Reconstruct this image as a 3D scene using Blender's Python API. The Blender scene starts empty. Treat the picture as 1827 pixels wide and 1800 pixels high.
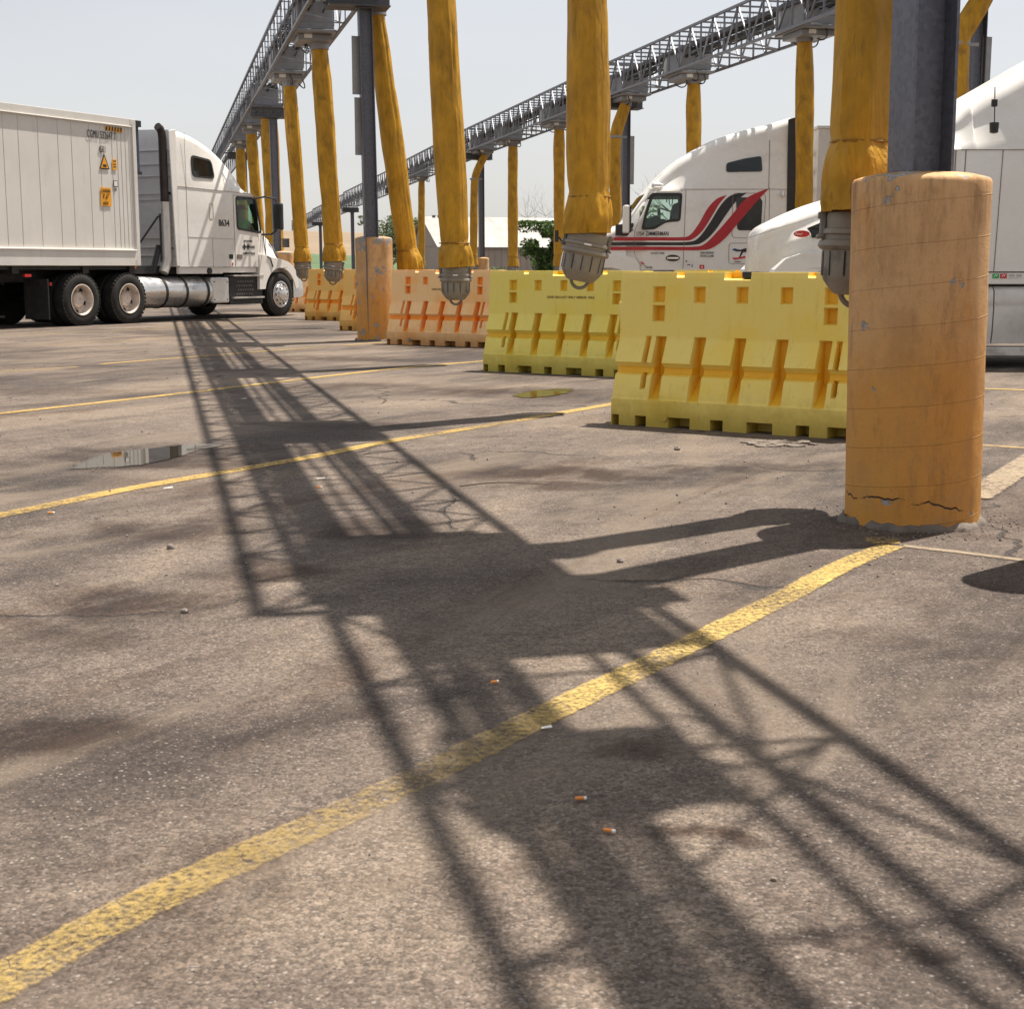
import bpy, bmesh, math, random
from math import sin, cos, pi, radians
from mathutils import Vector, Matrix, noise
from mathutils.geometry import tessellate_polygon
random.seed(7)
S = bpy.context.scene
COL = S.collection

# ------------------------------------------------------------------ camera
CAM_H = 1.10
PITCH = math.atan((900 - 478) / 2600.0)
cd = bpy.data.cameras.new('camera')
cam = bpy.data.objects.new('camera', cd); COL.objects.link(cam)
cam.location = (0, 0, CAM_H)
cam.rotation_euler = (pi / 2 - PITCH, 0, 0)
cd.sensor_fit = 'HORIZONTAL'; cd.sensor_width = 36.0
cd.lens = 36.0 * 2600.0 / 1827.0
cd.clip_start = 0.05; cd.clip_end = 6000
cd.dof.use_dof = True; cd.dof.focus_distance = 10.5; cd.dof.aperture_fstop = 17.0
S.camera = cam
# ------------------------------------------------------------------ world and sun
SUN_EL, SUN_AZ = radians(68), radians(48)        # azimuth clockwise from +Y
w = bpy.data.worlds.new('World'); S.world = w; w.use_nodes = True
nt = w.node_tree; nt.nodes.clear()
sky = nt.nodes.new('ShaderNodeTexSky'); sky.sky_type = 'NISHITA'; sky.sun_disc = False
sky.sun_elevation = SUN_EL; sky.sun_rotation = SUN_AZ
sky.air_density = 1.0; sky.dust_density = 1.5; sky.ozone_density = 1.0; sky.altitude = 100
hs = nt.nodes.new('ShaderNodeHueSaturation'); hs.inputs['Saturation'].default_value = 0.45
wb = nt.nodes.new('ShaderNodeMix'); wb.data_type = 'RGBA'; wb.blend_type = 'MULTIPLY'; wb.inputs[0].default_value = 1.0
wb.inputs[7].default_value = (1.02, 1.0, 0.985, 1)
bg = nt.nodes.new('ShaderNodeBackground'); bg.inputs[1].default_value = 0.12
wo = nt.nodes.new('ShaderNodeOutputWorld')
hz = nt.nodes.new('ShaderNodeMix'); hz.data_type = 'RGBA'; hz.inputs[0].default_value = 0.70      # summer haze evens out the sky
wt = nt.nodes.new('ShaderNodeTexCoord'); wsx = nt.nodes.new('ShaderNodeSeparateXYZ'); nt.links.new(wt.outputs['Generated'], wsx.inputs[0])
wr = nt.nodes.new('ShaderNodeValToRGB'); nt.links.new(wsx.outputs[2], wr.inputs[0]); we = wr.color_ramp.elements; we.new(.22)
for e_, p_, c_ in zip(we, (0, .22, .8), ((.81, .79, .765), (.69, .73, .785), (.78, .785, .79))): e_.position = p_; e_.color = (*c_, 1)
wc = nt.nodes.new('ShaderNodeMix'); wc.data_type = 'RGBA'; wc.blend_type = 'MULTIPLY'; wc.inputs[0].default_value = 1; wc.inputs[7].default_value = (3.85, 3.85, 3.85, 1)
wn = nt.nodes.new('ShaderNodeTexNoise'); wn.inputs['Scale'].default_value = 2.2; wn.inputs['Detail'].default_value = 6       # faint thin cloud
wm = nt.nodes.new('ShaderNodeMapping'); wm.inputs['Scale'].default_value = (1, 1, 4.5); nt.links.new(wt.outputs['Generated'], wm.inputs[0]); nt.links.new(wm.outputs[0], wn.inputs['Vector'])
wk = nt.nodes.new('ShaderNodeMapRange'); [setattr(wk.inputs[i + 1], 'default_value', q) for i, q in enumerate((.35, .70, .955, 1.07))]; nt.links.new(wn.outputs[0], wk.inputs[0])
wx = nt.nodes.new('ShaderNodeMix'); wx.data_type = 'RGBA'; wx.blend_type = 'MULTIPLY'; wx.inputs[0].default_value = 1; nt.links.new(wr.outputs[0], wx.inputs[6]); nt.links.new(wk.outputs[0], wx.inputs[7])
nt.links.new(wx.outputs[2], wc.inputs[6])
nt.links.new(wc.outputs[2], hz.inputs[7])
nt.links.new(sky.outputs[0], hs.inputs['Color']); nt.links.new(hs.outputs[0], hz.inputs[6]); nt.links.new(hz.outputs[2], wb.inputs[6])
nt.links.new(wb.outputs[2], bg.inputs[0]); nt.links.new(bg.outputs[0], wo.inputs[0])
sl = bpy.data.lights.new('sun', 'SUN'); sl.energy = 5.0; sl.angle = radians(0.53); sl.color = (1.0, 0.925, 0.82)
so = bpy.data.objects.new('sun', sl); COL.objects.link(so)
sdir = Vector((sin(SUN_AZ) * cos(SUN_EL), cos(SUN_AZ) * cos(SUN_EL), sin(SUN_EL)))
so.rotation_euler = sdir.to_track_quat('Z', 'Y').to_euler(); so.location = (10, 10, 30)
S.view_settings.view_transform = 'Standard'; S.view_settings.look = 'None'
S.view_settings.exposure = 0.80; S.view_settings.gamma = 1.0
try:
    S.cycles.max_bounces = 8; S.cycles.transparent_max_bounces = 16; S.cycles.use_denoising = True
    S.cycles.sample_clamp_indirect = 6
except Exception: pass

# ------------------------------------------------------------------ pixel -> ground helper (survey of the photograph)
def G(x, y, z=0.0):
    c, s = cos(PITCH), sin(PITCH)
    a = (x - 913.5) / 2600; b = (900 - y) / 2600
    r = (a, c + b * s, -s + b * c); t = (z - CAM_H) / r[2]
    return Vector((r[0] * t, r[1] * t, z))

# ------------------------------------------------------------------ materials
class NB:
    def __init__(s, name):
        s.m = bpy.data.materials.new(name); s.m.use_nodes = True
        s.t = s.m.node_tree; s.t.nodes.clear()
        s.out = s.n('ShaderNodeOutputMaterial'); s.p = s.n('ShaderNodeBsdfPrincipled')
        s.l(s.p.outputs[0], s.out.inputs[0])
    def n(s, k, **kw):
        x = s.t.nodes.new(k)
        for a, b in kw.items(): setattr(x, a, b)
        return x
    def l(s, a, b): s.t.links.new(a, b)
    def coord(s, kind='Object'):
        return s.n('ShaderNodeTexCoord').outputs[kind]
    def map(s, v, scale=(1, 1, 1), rot=(0, 0, 0), loc=(0, 0, 0)):
        m = s.n('ShaderNodeMapping'); m.inputs['Scale'].default_value = scale
        m.inputs['Rotation'].default_value = rot; m.inputs['Location'].default_value = loc
        s.l(v, m.inputs[0]); return m.outputs[0]
    def noise(s, v, scale, detail=5, rough=.6, dist=0.0):
        x = s.n('ShaderNodeTexNoise'); x.inputs['Scale'].default_value = scale
        x.inputs['Detail'].default_value = detail; x.inputs['Roughness'].default_value = rough
        x.inputs['Distortion'].default_value = dist
        s.l(v, x.inputs['Vector']); return x.outputs['Fac']
    def vor(s, v, scale, feature='F1'):
        x = s.n('ShaderNodeTexVoronoi'); x.feature = feature; x.inputs['Scale'].default_value = scale
        s.l(v, x.inputs['Vector']); return x
    def ramp(s, f, stops):
        r = s.n('ShaderNodeValToRGB'); e = r.color_ramp.elements
        while len(e) < len(stops): e.new(.5)
        for i, (p, c) in enumerate(stops):
            e[i].position = p
            if not hasattr(c, '__len__'): c = (c, c, c)
            e[i].color = (*c[:3], 1)
        s.l(f, r.inputs[0]); return r.outputs[0]
    def rng(s, f, a, b, c=0., d=1.):
        r = s.n('ShaderNodeMapRange'); r.interpolation_type = 'SMOOTHSTEP'
        for i, q in enumerate((a, b, c, d)): r.inputs[i + 1].default_value = q
        s.l(f, r.inputs[0]); return r.outputs[0]
    def math(s, op, a, b=None):
        m = s.n('ShaderNodeMath', operation=op)
        for i, q in enumerate((a, b)):
            if q is None: continue
            if isinstance(q, (int, float)): m.inputs[i].default_value = q
            else: s.l(q, m.inputs[i])
        return m.outputs[0]
    def mix(s, f, a, b, mode='MIX'):
        m = s.n('ShaderNodeMix', data_type='RGBA', blend_type=mode)
        for i, q in ((0, f), (6, a), (7, b)):
            if isinstance(q, (int, float)): m.inputs[i].default_value = q if i == 0 else (q, q, q, 1)
            elif isinstance(q, tuple): m.inputs[i].default_value = (*q[:3], 1)
            else: s.l(q, m.inputs[i])
        return m.outputs[2]
    def bump(s, h, strength=.3, dist=.01, prev=None):
        b = s.n('ShaderNodeBump'); b.inputs['Strength'].default_value = strength; b.inputs['Distance'].default_value = dist
        s.l(h, b.inputs['Height'])
        if prev is not None: s.l(prev, b.inputs['Normal'])
        return b.outputs[0]
    def set(s, **kw):
        for k, v in kw.items():
            k = k.replace('_', ' ')
            i = s.p.inputs[k]
            if hasattr(v, 'node'): s.l(v, i)
            elif isinstance(v, tuple): i.default_value = (*v[:3], 1)
            else: i.default_value = v

def pmat(name, col, rough=.6, metal=0., var=.12, vscale=2.5, dirt=None, dirt_amt=.5, dscale=(3, 3, 3), bump=0., bscale=60, spec=.5, dlo=.5, dhi=.75):
    b = NB(name); v = b.coord()
    n1 = b.noise(v, vscale, 6)
    lo = tuple(c * (1 - var) for c in col); hi = tuple(min(1, c * (1 + var)) for c in col)
    c = b.ramp(n1, [(.3, lo), (.7, hi)])
    if dirt:
        n2 = b.noise(b.map(v, dscale), 1.0, 8, .65)
        c = b.mix(b.math('MULTIPLY', b.rng(n2, dlo, dhi), dirt_amt), c, dirt)
    b.set(Base_Color=c, Metallic=metal)
    b.p.inputs['Specular IOR Level'].default_value = spec
    b.set(Roughness=b.rng(b.noise(v, vscale * 3, 4), .2, .8, max(.03, rough - .12), min(1, rough + .12)))
    if bump: b.set(Normal=b.bump(b.noise(v, bscale, 6), bump, .01))
    return b.m

# ---- ground
def ground_mat():
    b = NB('asphalt'); v = b.coord()
    vr = b.map(v, (1, 1, 1), (0, 0, radians(30)))            # x across the bays, y along them
    big = b.noise(v, .28, 4, .55, .6)
    mid = b.noise(b.map(vr, (1.6, .55, 1)), .8, 7, .62, .8)
    fine = b.noise(v, 7, 8, .7)
    grit = b.noise(v, 55, 6, .75)
    t = b.math('ADD', b.math('MULTIPLY', big, .55), b.math('MULTIPLY', mid, .45))
    t = b.math('ADD', t, b.math('MULTIPLY', b.math('SUBTRACT', fine, .5), .16))
    base = b.ramp(t, [(.365, (.028, .0205, .0165)), (.445, (.064, .0485, .0395)), (.51, (.110, .085, .069)), (.60, (.178, .140, .108))])
    # aggregate
    v1 = b.vor(v, 95); v2 = b.vor(b.map(v, loc=(3.3, 1.7, 0)), 210)
    r1 = b.n('ShaderNodeSeparateColor'); b.l(v1.outputs['Color'], r1.inputs[0])
    r2 = b.n('ShaderNodeSeparateColor'); b.l(v2.outputs['Color'], r2.inputs[0])
    st = b.rng(r1.outputs[0], .0, 1, .70, 1.30)
    st2 = b.rng(r2.outputs[1], 0, 1, .72, 1.28)
    base = b.mix(1, base, b.math('MULTIPLY', st, st2), 'MULTIPLY')
    v3 = b.vor(b.map(v, loc=(9, 4, 0)), 150); r3 = b.n('ShaderNodeSeparateColor'); b.l(v3.outputs['Color'], r3.inputs[0])
    light = b.math('MAXIMUM', b.math('MULTIPLY', b.rng(r1.outputs[1], .93, .96), b.rng(v1.outputs['Distance'], .50, .22)), b.math('MULTIPLY', b.math('MULTIPLY', b.rng(r3.outputs[1], .86, .95), b.rng(v3.outputs['Distance'], .55, .25)), .75))
    base = b.mix(b.math('MULTIPLY', light, .62), base, (.33, .29, .26))
    dark = b.rng(b.noise(v, 34, 6, .8), .58, .70)
    wear = b.rng(b.noise(v, .9, 4, .6), .42, .62)
    base = b.mix(b.math('MULTIPLY', dark, b.math('ADD', b.math('MULTIPLY', wear, .65), .22)), base, (.035, .030, .028))
    # dusty beige sweeps
    dust = b.rng(b.noise(b.map(vr, (1.2, .35, 1), loc=(7, 3, 0)), .9, 7, .65, 1.2), .48, .66)
    base = b.mix(b.math('MULTIPLY', dust, .60), base, (.178, .138, .102))
    brown = b.rng(b.noise(b.map(vr, (1.5, .45, 1), loc=(1, 9, 0)), 1.1, 8, .68, .9), .50, .70)
    base = b.mix(b.math('MULTIPLY', brown, .70), base, b.mix(1, base, (.46, .36, .31), 'MULTIPLY'))
    smear = b.rng(b.noise(b.map(v, (.9, 5.5, 1), (0, 0, radians(8))), 1.3, 8, .7, .5), .55, .72)
    base = b.mix(b.math('MULTIPLY', smear, .55), base, b.mix(1, base, (.50, .41, .36), 'MULTIPLY'))
    # oil and damp stains with their own places
    stains = [(262, 822, 1.15, .42, .8), (320, 806, .9, .3, .7), (965, 703, .75, .55, .75), (1640, 1150, .5, .22, .45), (1300, 720, .9, .35, .5), (640, 690, 1.2, .5, .5), (520, 1010, .35, .2, .55), (360, 1560, .35, .14, .35), (90, 1130, .5, .25, .5), (640, 760, 1.0, .3, .5), (1010, 845, .95, .42, .75), (900, 700, 1.2, .62, .65), (230, 1075, .42, .30, .8), (40, 1320, .42, .32, .75), (980, 868, .45, .2, .6),
              (700, 950, .5, .35, .6), (1290, 1520, .14, .08, .7), (1530, 1690, .07, .06, .75), (560, 640, 2.2, .8, .55), (1250, 835, .55, .2, .6),
              (330, 950, .5, .35, .6), (120, 700, 1.2, .5, .35), (1150, 1360, .12, .1, .5), (250, 1650, .3, .2, .3), (860, 620, 2.0, .6, .5), (480, 800, .5, .4, .5),
              (1420, 830, .5, .25, .45), (150, 860, .8, .4, .3)]
    wob = b.n('ShaderNodeTexNoise'); wob.inputs['Scale'].default_value = 2.2; wob.inputs['Detail'].default_value = 6; b.l(v, wob.inputs['Vector'])
    wv = b.n('ShaderNodeVectorMath', operation='MULTIPLY_ADD'); b.l(wob.outputs['Color'], wv.inputs[0]); wv.inputs[1].default_value = (.9, .9, 0)
    vm = b.n('ShaderNodeVectorMath', operation='ADD'); b.l(v, vm.inputs[0]); vm.inputs[1].default_value = (-.45, -.45, 0); b.l(vm.outputs[0], wv.inputs[2])
    tot = None
    for (x, y, rx, ry, a) in stains:
        g = G(x, y); m = b.n('ShaderNodeMapping'); m.vector_type = 'TEXTURE'
        m.inputs['Location'].default_value = (g.x, g.y, 0); m.inputs['Rotation'].default_value = (0, 0, radians(-12)); m.inputs['Scale'].default_value = (rx, ry, 1)
        b.l(wv.outputs[0], m.inputs[0])
        ln = b.n('ShaderNodeVectorMath', operation='LENGTH'); b.l(m.outputs[0], ln.inputs[0])
        f = b.math('MULTIPLY', b.rng(ln.outputs['Value'], 1.15, .25), min(1, a * 1.5))
        tot = f if tot is None else b.math('MAXIMUM', tot, f)
    tot = b.math('MULTIPLY', tot, b.rng(b.noise(b.map(vr, (2.2, .8, 1)), 2.2, 7, .7), .34, .56, .30, 1))
    base = b.mix(tot, base, b.mix(1, base, (.26, .19, .155), 'MULTIPLY'))
    # cracks
    ve = b.vor(b.n('ShaderNodeVectorMath', operation='ADD').outputs[0], .33, 'DISTANCE_TO_EDGE')
    ad = ve.inputs['Vector'].links[0].from_node
    dn = b.n('ShaderNodeTexNoise'); dn.inputs['Scale'].default_value = 1.7; dn.inputs['Detail'].default_value = 8; b.l(v, dn.inputs['Vector'])
    sc = b.n('ShaderNodeVectorMath', operation='SCALE'); sc.inputs['Scale'].default_value = .7; b.l(dn.outputs['Color'], sc.inputs[0])
    b.l(v, ad.inputs[0]); b.l(sc.outputs[0], ad.inputs[1])
    crack = b.math('MULTIPLY', b.rng(ve.outputs['Distance'], .006, .001), b.rng(b.noise(v, .55, 3), .48, .56))
    base = b.mix(b.math('MULTIPLY', crack, .8), base, (.03, .026, .024))
    b.set(Base_Color=base, Roughness=b.rng(t, .3, .7, .72, .92))
    b.p.inputs['Specular IOR Level'].default_value = .28
    h = b.math('ADD', b.math('MULTIPLY', v1.outputs['Distance'], -1.0), b.math('MULTIPLY', grit, .9))
    nrm = b.bump(h, .55, .006)
    nrm = b.bump(b.noise(v, 13, 6, .7), .35, .012, nrm)
    nrm = b.bump(b.math('MULTIPLY', crack, -1), .8, .02, nrm)
    b.set(Normal=nrm)
    return b.m

def paint_mat(name, col, cover=.5, scale=14, big=.9, fade=None, opac=.95):
    b = NB(name); v = b.coord()
    a = b.noise(v, scale, 7, .8); c = b.noise(v, big, 3, .5); g = b.vor(v, 95)
    f = b.math('ADD', b.math('MULTIPLY', a, .55), b.math('MULTIPLY', c, .45))
    f = b.math('SUBTRACT', f, b.math('MULTIPLY', g.outputs['Distance'], .06))
    thr = .5 - (cover - .5) * .6
    mask = b.rng(f, thr - .07, thr + .08)
    if fade is not None: 
        so_ = b.n('ShaderNodeSeparateXYZ'); b.l(v, so_.inputs[0])
        pl = b.math('ADD', so_.outputs[0], b.math('MULTIPLY', b.math('SUBTRACT', b.noise(v, 3, 4), .5), .5))
        mask = b.math('MULTIPLY', mask, b.math('ADD', b.rng(pl, -.12, .25, .42, 1), b.rng(pl, -.45, -.75, 0, .22)))
        cw = b.vor(b.map(v, loc=(2, 2, 0)), 26, 'DISTANCE_TO_EDGE'); mask = b.math('MULTIPLY', mask, b.math('SUBTRACT', 1, b.math('MULTIPLY', b.rng(cw.outputs['Distance'], .05, .01), b.rng(b.noise(v, 8, 5), .50, .60))))
    # ragged edges, from the strip's own UV (v = 0..1 across)
    uv = b.n('ShaderNodeUVMap').outputs[0]; sx = b.n('ShaderNodeSeparateXYZ'); b.l(uv, sx.inputs[0])
    e = b.math('SUBTRACT', .5, b.math('ABSOLUTE', b.math('SUBTRACT', sx.outputs[1], .5)))
    e = b.math('ADD', e, b.math('MULTIPLY', b.math('SUBTRACT', b.noise(v, 22, 5, .7), .5), .25))
    mask = b.math('MULTIPLY', b.math('MULTIPLY', mask, b.rng(e, .03, .12)), opac)
    cc = b.ramp(b.noise(v, 9, 7, .7), [(.3, tuple(q * .66 for q in col)), (.65, col)])
    b.set(Base_Color=cc, Roughness=.75)
    b.set(Normal=b.bump(g.outputs['Distance'], .4, .004))
    tr = b.n('ShaderNodeBsdfTransparent'); mx = b.n('ShaderNodeMixShader')
    b.l(mask, mx.inputs[0]); b.l(tr.outputs[0], mx.inputs[1]); b.l(b.p.outputs[0], mx.inputs[2]); b.l(mx.outputs[0], b.out.inputs[0])
    return b.m

def fabric_mat(name, col):
    b = NB(name); v = b.coord()
    n = b.noise(b.map(v, (8, 8, 3.6)), 1, 8, .62, .5)
    n2 = b.noise(v, 3.0, 5, .6)
    c = b.ramp(b.math('ADD', b.math('MULTIPLY', n, .6), b.math('MULTIPLY', n2, .4)), [(.34, tuple(q * .56 for q in col)), (.45, tuple(q * .86 for q in col)), (.56, tuple(q * 1.10 for q in col)), (.70, tuple(min(1, q * 1.36) for q in col))])
    gr = b.rng(b.noise(b.map(v, (12, 12, 4), loc=(4, 1, 2)), 1, 9, .78), .54, .74)
    c = b.mix(b.math('MULTIPLY', gr, .55), c, (.12, .065, .02))
    b.set(Base_Color=c, Roughness=.55)
    b.p.inputs['Specular IOR Level'].default_value = .4
    nr = b.bump(b.noise(b.map(v, (7, 7, .9)), 1.6, 6, .55, .8), .75, .045)
    nr = b.bump(b.noise(v, 220, 3), .12, .003, nr)
    b.set(Normal=nr)
    tl = b.n('ShaderNodeBsdfTranslucent'); b.l(c, tl.inputs[0]); mx = b.n('ShaderNodeMixShader'); mx.inputs[0].default_value = .12
    b.l(b.p.outputs[0], mx.inputs[1]); b.l(tl.outputs[0], mx.inputs[2]); b.l(mx.outputs[0], b.out.inputs[0])
    return b.m

def plastic_mat(name, col, fadecol, grime=(.13, .085, .035)):
    b = NB(name); v = b.coord()
    n = b.noise(v, 2.3, 6, .6)
    gm = b.n('ShaderNodeNewGeometry'); sn = b.n('ShaderNodeSeparateXYZ'); b.l(gm.outputs['True Normal'], sn.inputs[0])
    c = b.mix(b.rng(n, .32, .56), tuple(q * .5 + r * .5 for q, r in zip(col, fadecol)), fadecol)
    rec = b.n('ShaderNodeAttribute'); rec.attribute_name = 'recess'; c = b.mix(rec.outputs['Fac'], c, (col[0], col[1] * .80, col[2] * .4))
    c = b.mix(b.math('MULTIPLY', b.rng(b.noise(b.map(v, (26, 26, 3.0)), 1, 7, .7), .52, .80), .35), c, tuple(q * .55 for q in col))
    sx = b.n('ShaderNodeSeparateXYZ'); b.l(v, sx.inputs[0])
    zz = b.math('ADD', sx.outputs[2], b.math('MULTIPLY', b.math('SUBTRACT', b.noise(v, 6, 6, .7), .5), .35))
    c = b.mix(b.rng(zz, .30, .0, 0, .80), c, tuple(q * .45 + g * .35 for q, g in zip(col, grime)))
    sc = b.rng(b.noise(b.map(v, (16, 16, 4), (0, radians(20), 0), loc=(2, 5, 1)), 1.4, 8, .8), .60, .68)
    c = b.mix(b.math('MULTIPLY', b.math('MULTIPLY', sc, b.rng(sx.outputs[2], .62, .2)), .6), c, grime)
    b.set(Base_Color=c, Roughness=.55, Normal=b.bump(b.noise(v, 45, 6, .6), .18, .01))
    b.p.inputs['Subsurface Weight'].default_value = .12; b.p.inputs['Subsurface Radius'].default_value = (.05, .03, .008); b.p.inputs['Subsurface Scale'].default_value = .5
    return b.m

def bollard_mat(name, crack=False, peel=.70):
    b = NB(name); v = b.coord(); sx = b.n('ShaderNodeSeparateXYZ'); b.l(v, sx.inputs[0])
    x, y, z = sx.outputs
    n = b.noise(v, 2.0, 6, .6)
    top = b.rng(b.math('ADD', z, b.math('MULTIPLY', b.math('SUBTRACT', n, .5), 1.1)), .35, 1.15)
    c = b.mix(top, (.585, .285, .065), (.60, .365, .175))
    c = b.mix(b.math('MULTIPLY', b.rng(b.noise(b.map(v, (2.2, 2.2, 1.2), loc=(3, 3, 1)), 1.6, 7, .65), .50, .66), .45), c, (.62, .25, .02))
    c = b.mix(b.math('MULTIPLY', b.rng(b.noise(b.map(v, (11, 11, 3.2)), 1, 9, .78), .50, .72), .62), c, (.20, .11, .05))
    c = b.mix(b.math('MULTIPLY', b.rng(b.noise(b.map(v, (5, 5, 1.1), loc=(1, 6, 2)), 1, 8, .7), .54, .70), .5), c, (.27, .15, .065))
    c = b.mix(b.math('MULTIPLY', b.rng(b.noise(b.map(v, (5, 5, 14)), 1.5, 8, .8), .52, .74), .20), c, (.30, .165, .075))
    c = b.mix(b.math('MULTIPLY', b.rng(b.noise(b.map(v, (40, 40, 60)), 1, 6, .8), .56, .70), .30), c, (.22, .11, .05))
    th = b.math('DIVIDE', b.n('ShaderNodeMath', operation='ARCTAN2').outputs[0], 2 * pi)
    at = th.node.inputs[0].links[0].from_node; b.l(y, at.inputs[0]); b.l(x, at.inputs[1])
    sp = b.math('FRACT', b.math('ADD', b.math('SUBTRACT', b.math('DIVIDE', z, .168), th), b.math('MULTIPLY', n, .10)))
    ridge = b.rng(b.math('ABSOLUTE', b.math('SUBTRACT', sp, .5)), .022, .004)
    c = b.mix(b.math('MULTIPLY', b.math('MULTIPLY', ridge, b.rng(b.noise(v, 4, 4), .52, .76)), .14), c, (.22, .12, .05))
    c = b.mix(b.math('MULTIPLY', b.math('MULTIPLY', b.rng(z, 1.05, 1.46), b.rng(b.noise(b.map(v, (9, 9, 1.4), loc=(5, 0, 0)), 1, 7, .7), .44, .62)), .65), c, (.15, .08, .04))
    zt = b.math('ADD', b.math('MULTIPLY', b.rng(z, 1.2, 1.5), .07), b.math('MULTIPLY', b.rng(z, .35, .02), .05))
    c = b.mix(b.math('MULTIPLY', b.rng(b.noise(b.map(v, (1.6, 1.6, 1.0), loc=(8, 2, 5)), 2.4, 9, .75), .46, .64), .55), c, (.40, .225, .095))
    c = b.mix(b.math('MULTIPLY', b.rng(b.noise(v, 75, 4, .8), .60, .72), .35), c, (.20, .11, .05))
    ch = b.rng(b.math('ADD', b.noise(v, 6.5, 6, .55), zt), peel, peel + .012)
    c = b.mix(ch, c, b.ramp(b.noise(v, 60, 5), [(.3, (.20, .18, .17)), (.7, (.40, .37, .34))]))
    h = b.math('ADD', b.math('MULTIPLY', ridge, .8), b.math('MULTIPLY', ch, -1.2))
    if crack:
        cz = b.math('ADD', .135, b.math('MULTIPLY', b.math('SUBTRACT', b.noise(b.map(v, (5, 5, .2)), 1, 6, .55), .5), .16))
        cz = b.math('SUBTRACT', cz, b.math('MULTIPLY', b.math('MAXIMUM', b.math('ADD', x, .01), 0), .36))
        cm = b.math('MULTIPLY', b.rng(b.math('ABSOLUTE', b.math('SUBTRACT', z, cz)), .0055, .0015), b.rng(x, .16, .12))
        cm = b.math('MULTIPLY', cm, b.rng(b.noise(v, 8, 5), .45, .56))
        c = b.mix(cm, c, (.035, .03, .028)); h = b.math('ADD', h, b.math('MULTIPLY', cm, -2.5))
    b.set(Base_Color=c, Roughness=.72); b.p.inputs['Specular IOR Level'].default_value = .3
    nr = b.bump(h, .6, .006); nr = b.bump(b.noise(b.map(v, (22, 22, 34)), 1.5, 8, .78), .45, .006, nr)
    nr = b.bump(b.noise(v, 3.5, 3), .35, .03, nr)
    b.set(Normal=nr)
    return b.m

def glass_mat(name, tint, gl=.08):
    b = NB(name); tr = b.n('ShaderNodeBsdfTransparent'); tr.inputs[0].default_value = (*tint, 1)
    go = b.n('ShaderNodeBsdfGlossy'); go.inputs['Roughness'].default_value = .02
    gg = b.n('ShaderNodeNewGeometry'); dt = b.n('ShaderNodeVectorMath', operation='DOT_PRODUCT'); b.l(gg.outputs['Normal'], dt.inputs[0]); b.l(gg.outputs['Incoming'], dt.inputs[1])
    fc = b.math('ADD', .04, b.math('MULTIPLY', .9, b.math('POWER', b.math('SUBTRACT', 1, b.math('ABSOLUTE', dt.outputs['Value'])), 5)))
    mx = b.n('ShaderNodeMixShader'); b.l(fc, mx.inputs[0]); b.l(tr.outputs[0], mx.inputs[1]); b.l(go.outputs[0], mx.inputs[2]); b.l(mx.outputs[0], b.out.inputs[0])
    return b.m

def galv_mat(name, col, rough=.5, metal=.55):
    b = NB(name); v = b.coord()
    vo = b.vor(v, 45); s = b.n('ShaderNodeSeparateColor'); b.l(vo.outputs['Color'], s.inputs[0])
    c = b.mix(b.rng(s.outputs[0], 0, 1, 0, .45), tuple(q * .8 for q in col), tuple(min(1, q * 1.35) for q in col))
    c = b.mix(b.math('MULTIPLY', b.rng(b.noise(b.map(v, (8, 8, .8)), 1, 7, .7), .52, .75), .35), c, tuple(q * .5 for q in col))
    b.set(Base_Color=c, Roughness=rough, Metallic=metal, Normal=b.bump(b.noise(v, 30, 5), .12, .005)); return b.m

M = {}
M['asphalt'] = ground_mat()
M['line_near'] = paint_mat('yellow_line_worn', (.53, .365, .10), .59, 60, 1.0, 3.0)
M['line_mid'] = paint_mat('yellow_line_paint', (.52, .34, .085), .64, 30, .8, None, .8)
M['line_far'] = paint_mat('yellow_line_faded', (.46, .31, .12), .62, 14, .7, None, .6)
M['line_pale'] = paint_mat('pale_line_faded', (.38, .29, .19), .64, 26, .8, None, .75)
M['fabric'] = fabric_mat('yellow_vinyl_sleeve', (.52, .27, .012))
M['fabric_dark'] = fabric_mat('brown_vinyl_strap', (.30, .145, .012))
M['bar_yellow'] = plastic_mat('yellow_plastic', (.84, .585, .035), (.83, .66, .17))
M['bar_lemon'] = plastic_mat('lemon_plastic', (.78, .60, .045), (.78, .66, .15))
M['bar_orange'] = plastic_mat('faded_orange_plastic', (.93, .38, .05), (.88, .58, .28), (.20, .12, .08))
M['bar_amber'] = plastic_mat('amber_plastic', (.93, .42, .04), (.88, .56, .17), (.16, .09, .06))
M['bollard_a'] = bollard_mat('bollard_paint_cracked', True, .69)
M['bollard_b'] = bollard_mat('bollard_paint_peeling', False, .625)
M['bollard_c'] = bollard_mat('bollard_paint_faded', False, .66)
M['concrete'] = pmat('raw_concrete', (.15, .125, .105), .9, 0, .3, 9, (.08, .07, .06), .7, (8, 8, 8), .6, 40)
M['galv'] = galv_mat('galvanised_steel', (.21, .215, .24), .5, .45)
M['galv_dark'] = galv_mat('weathered_steel', (.11, .11, .12), .55, .35)
M['post'] = galv_mat('galvanised_post_steel', (.145, .150, .180), .5, .4)
M['hvac'] = pmat('grey_sheet_metal', (.25, .25, .26), .5, .35, .12, 3, (.16, .14, .12), .5, (4, 4, 1.5))
M['hvac_pale'] = pmat('pale_sheet_metal', (.58, .57, .55), .5, .1, .1, 3, (.25, .22, .19), .5, (4, 4, 1.5))
M['louvre'] = pmat('brown_louvre_metal', (.20, .165, .135), .6, .2, .2, 5)
M['cable'] = pmat('black_cable_rubber', (.02, .02, .021), .5)
M['nozzle'] = pmat('grey_nozzle_plastic', (.235, .205, .165), .55, 0, .16, 6, (.07, .06, .05), .75, (7, 7, 7), .15, 30)
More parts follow.
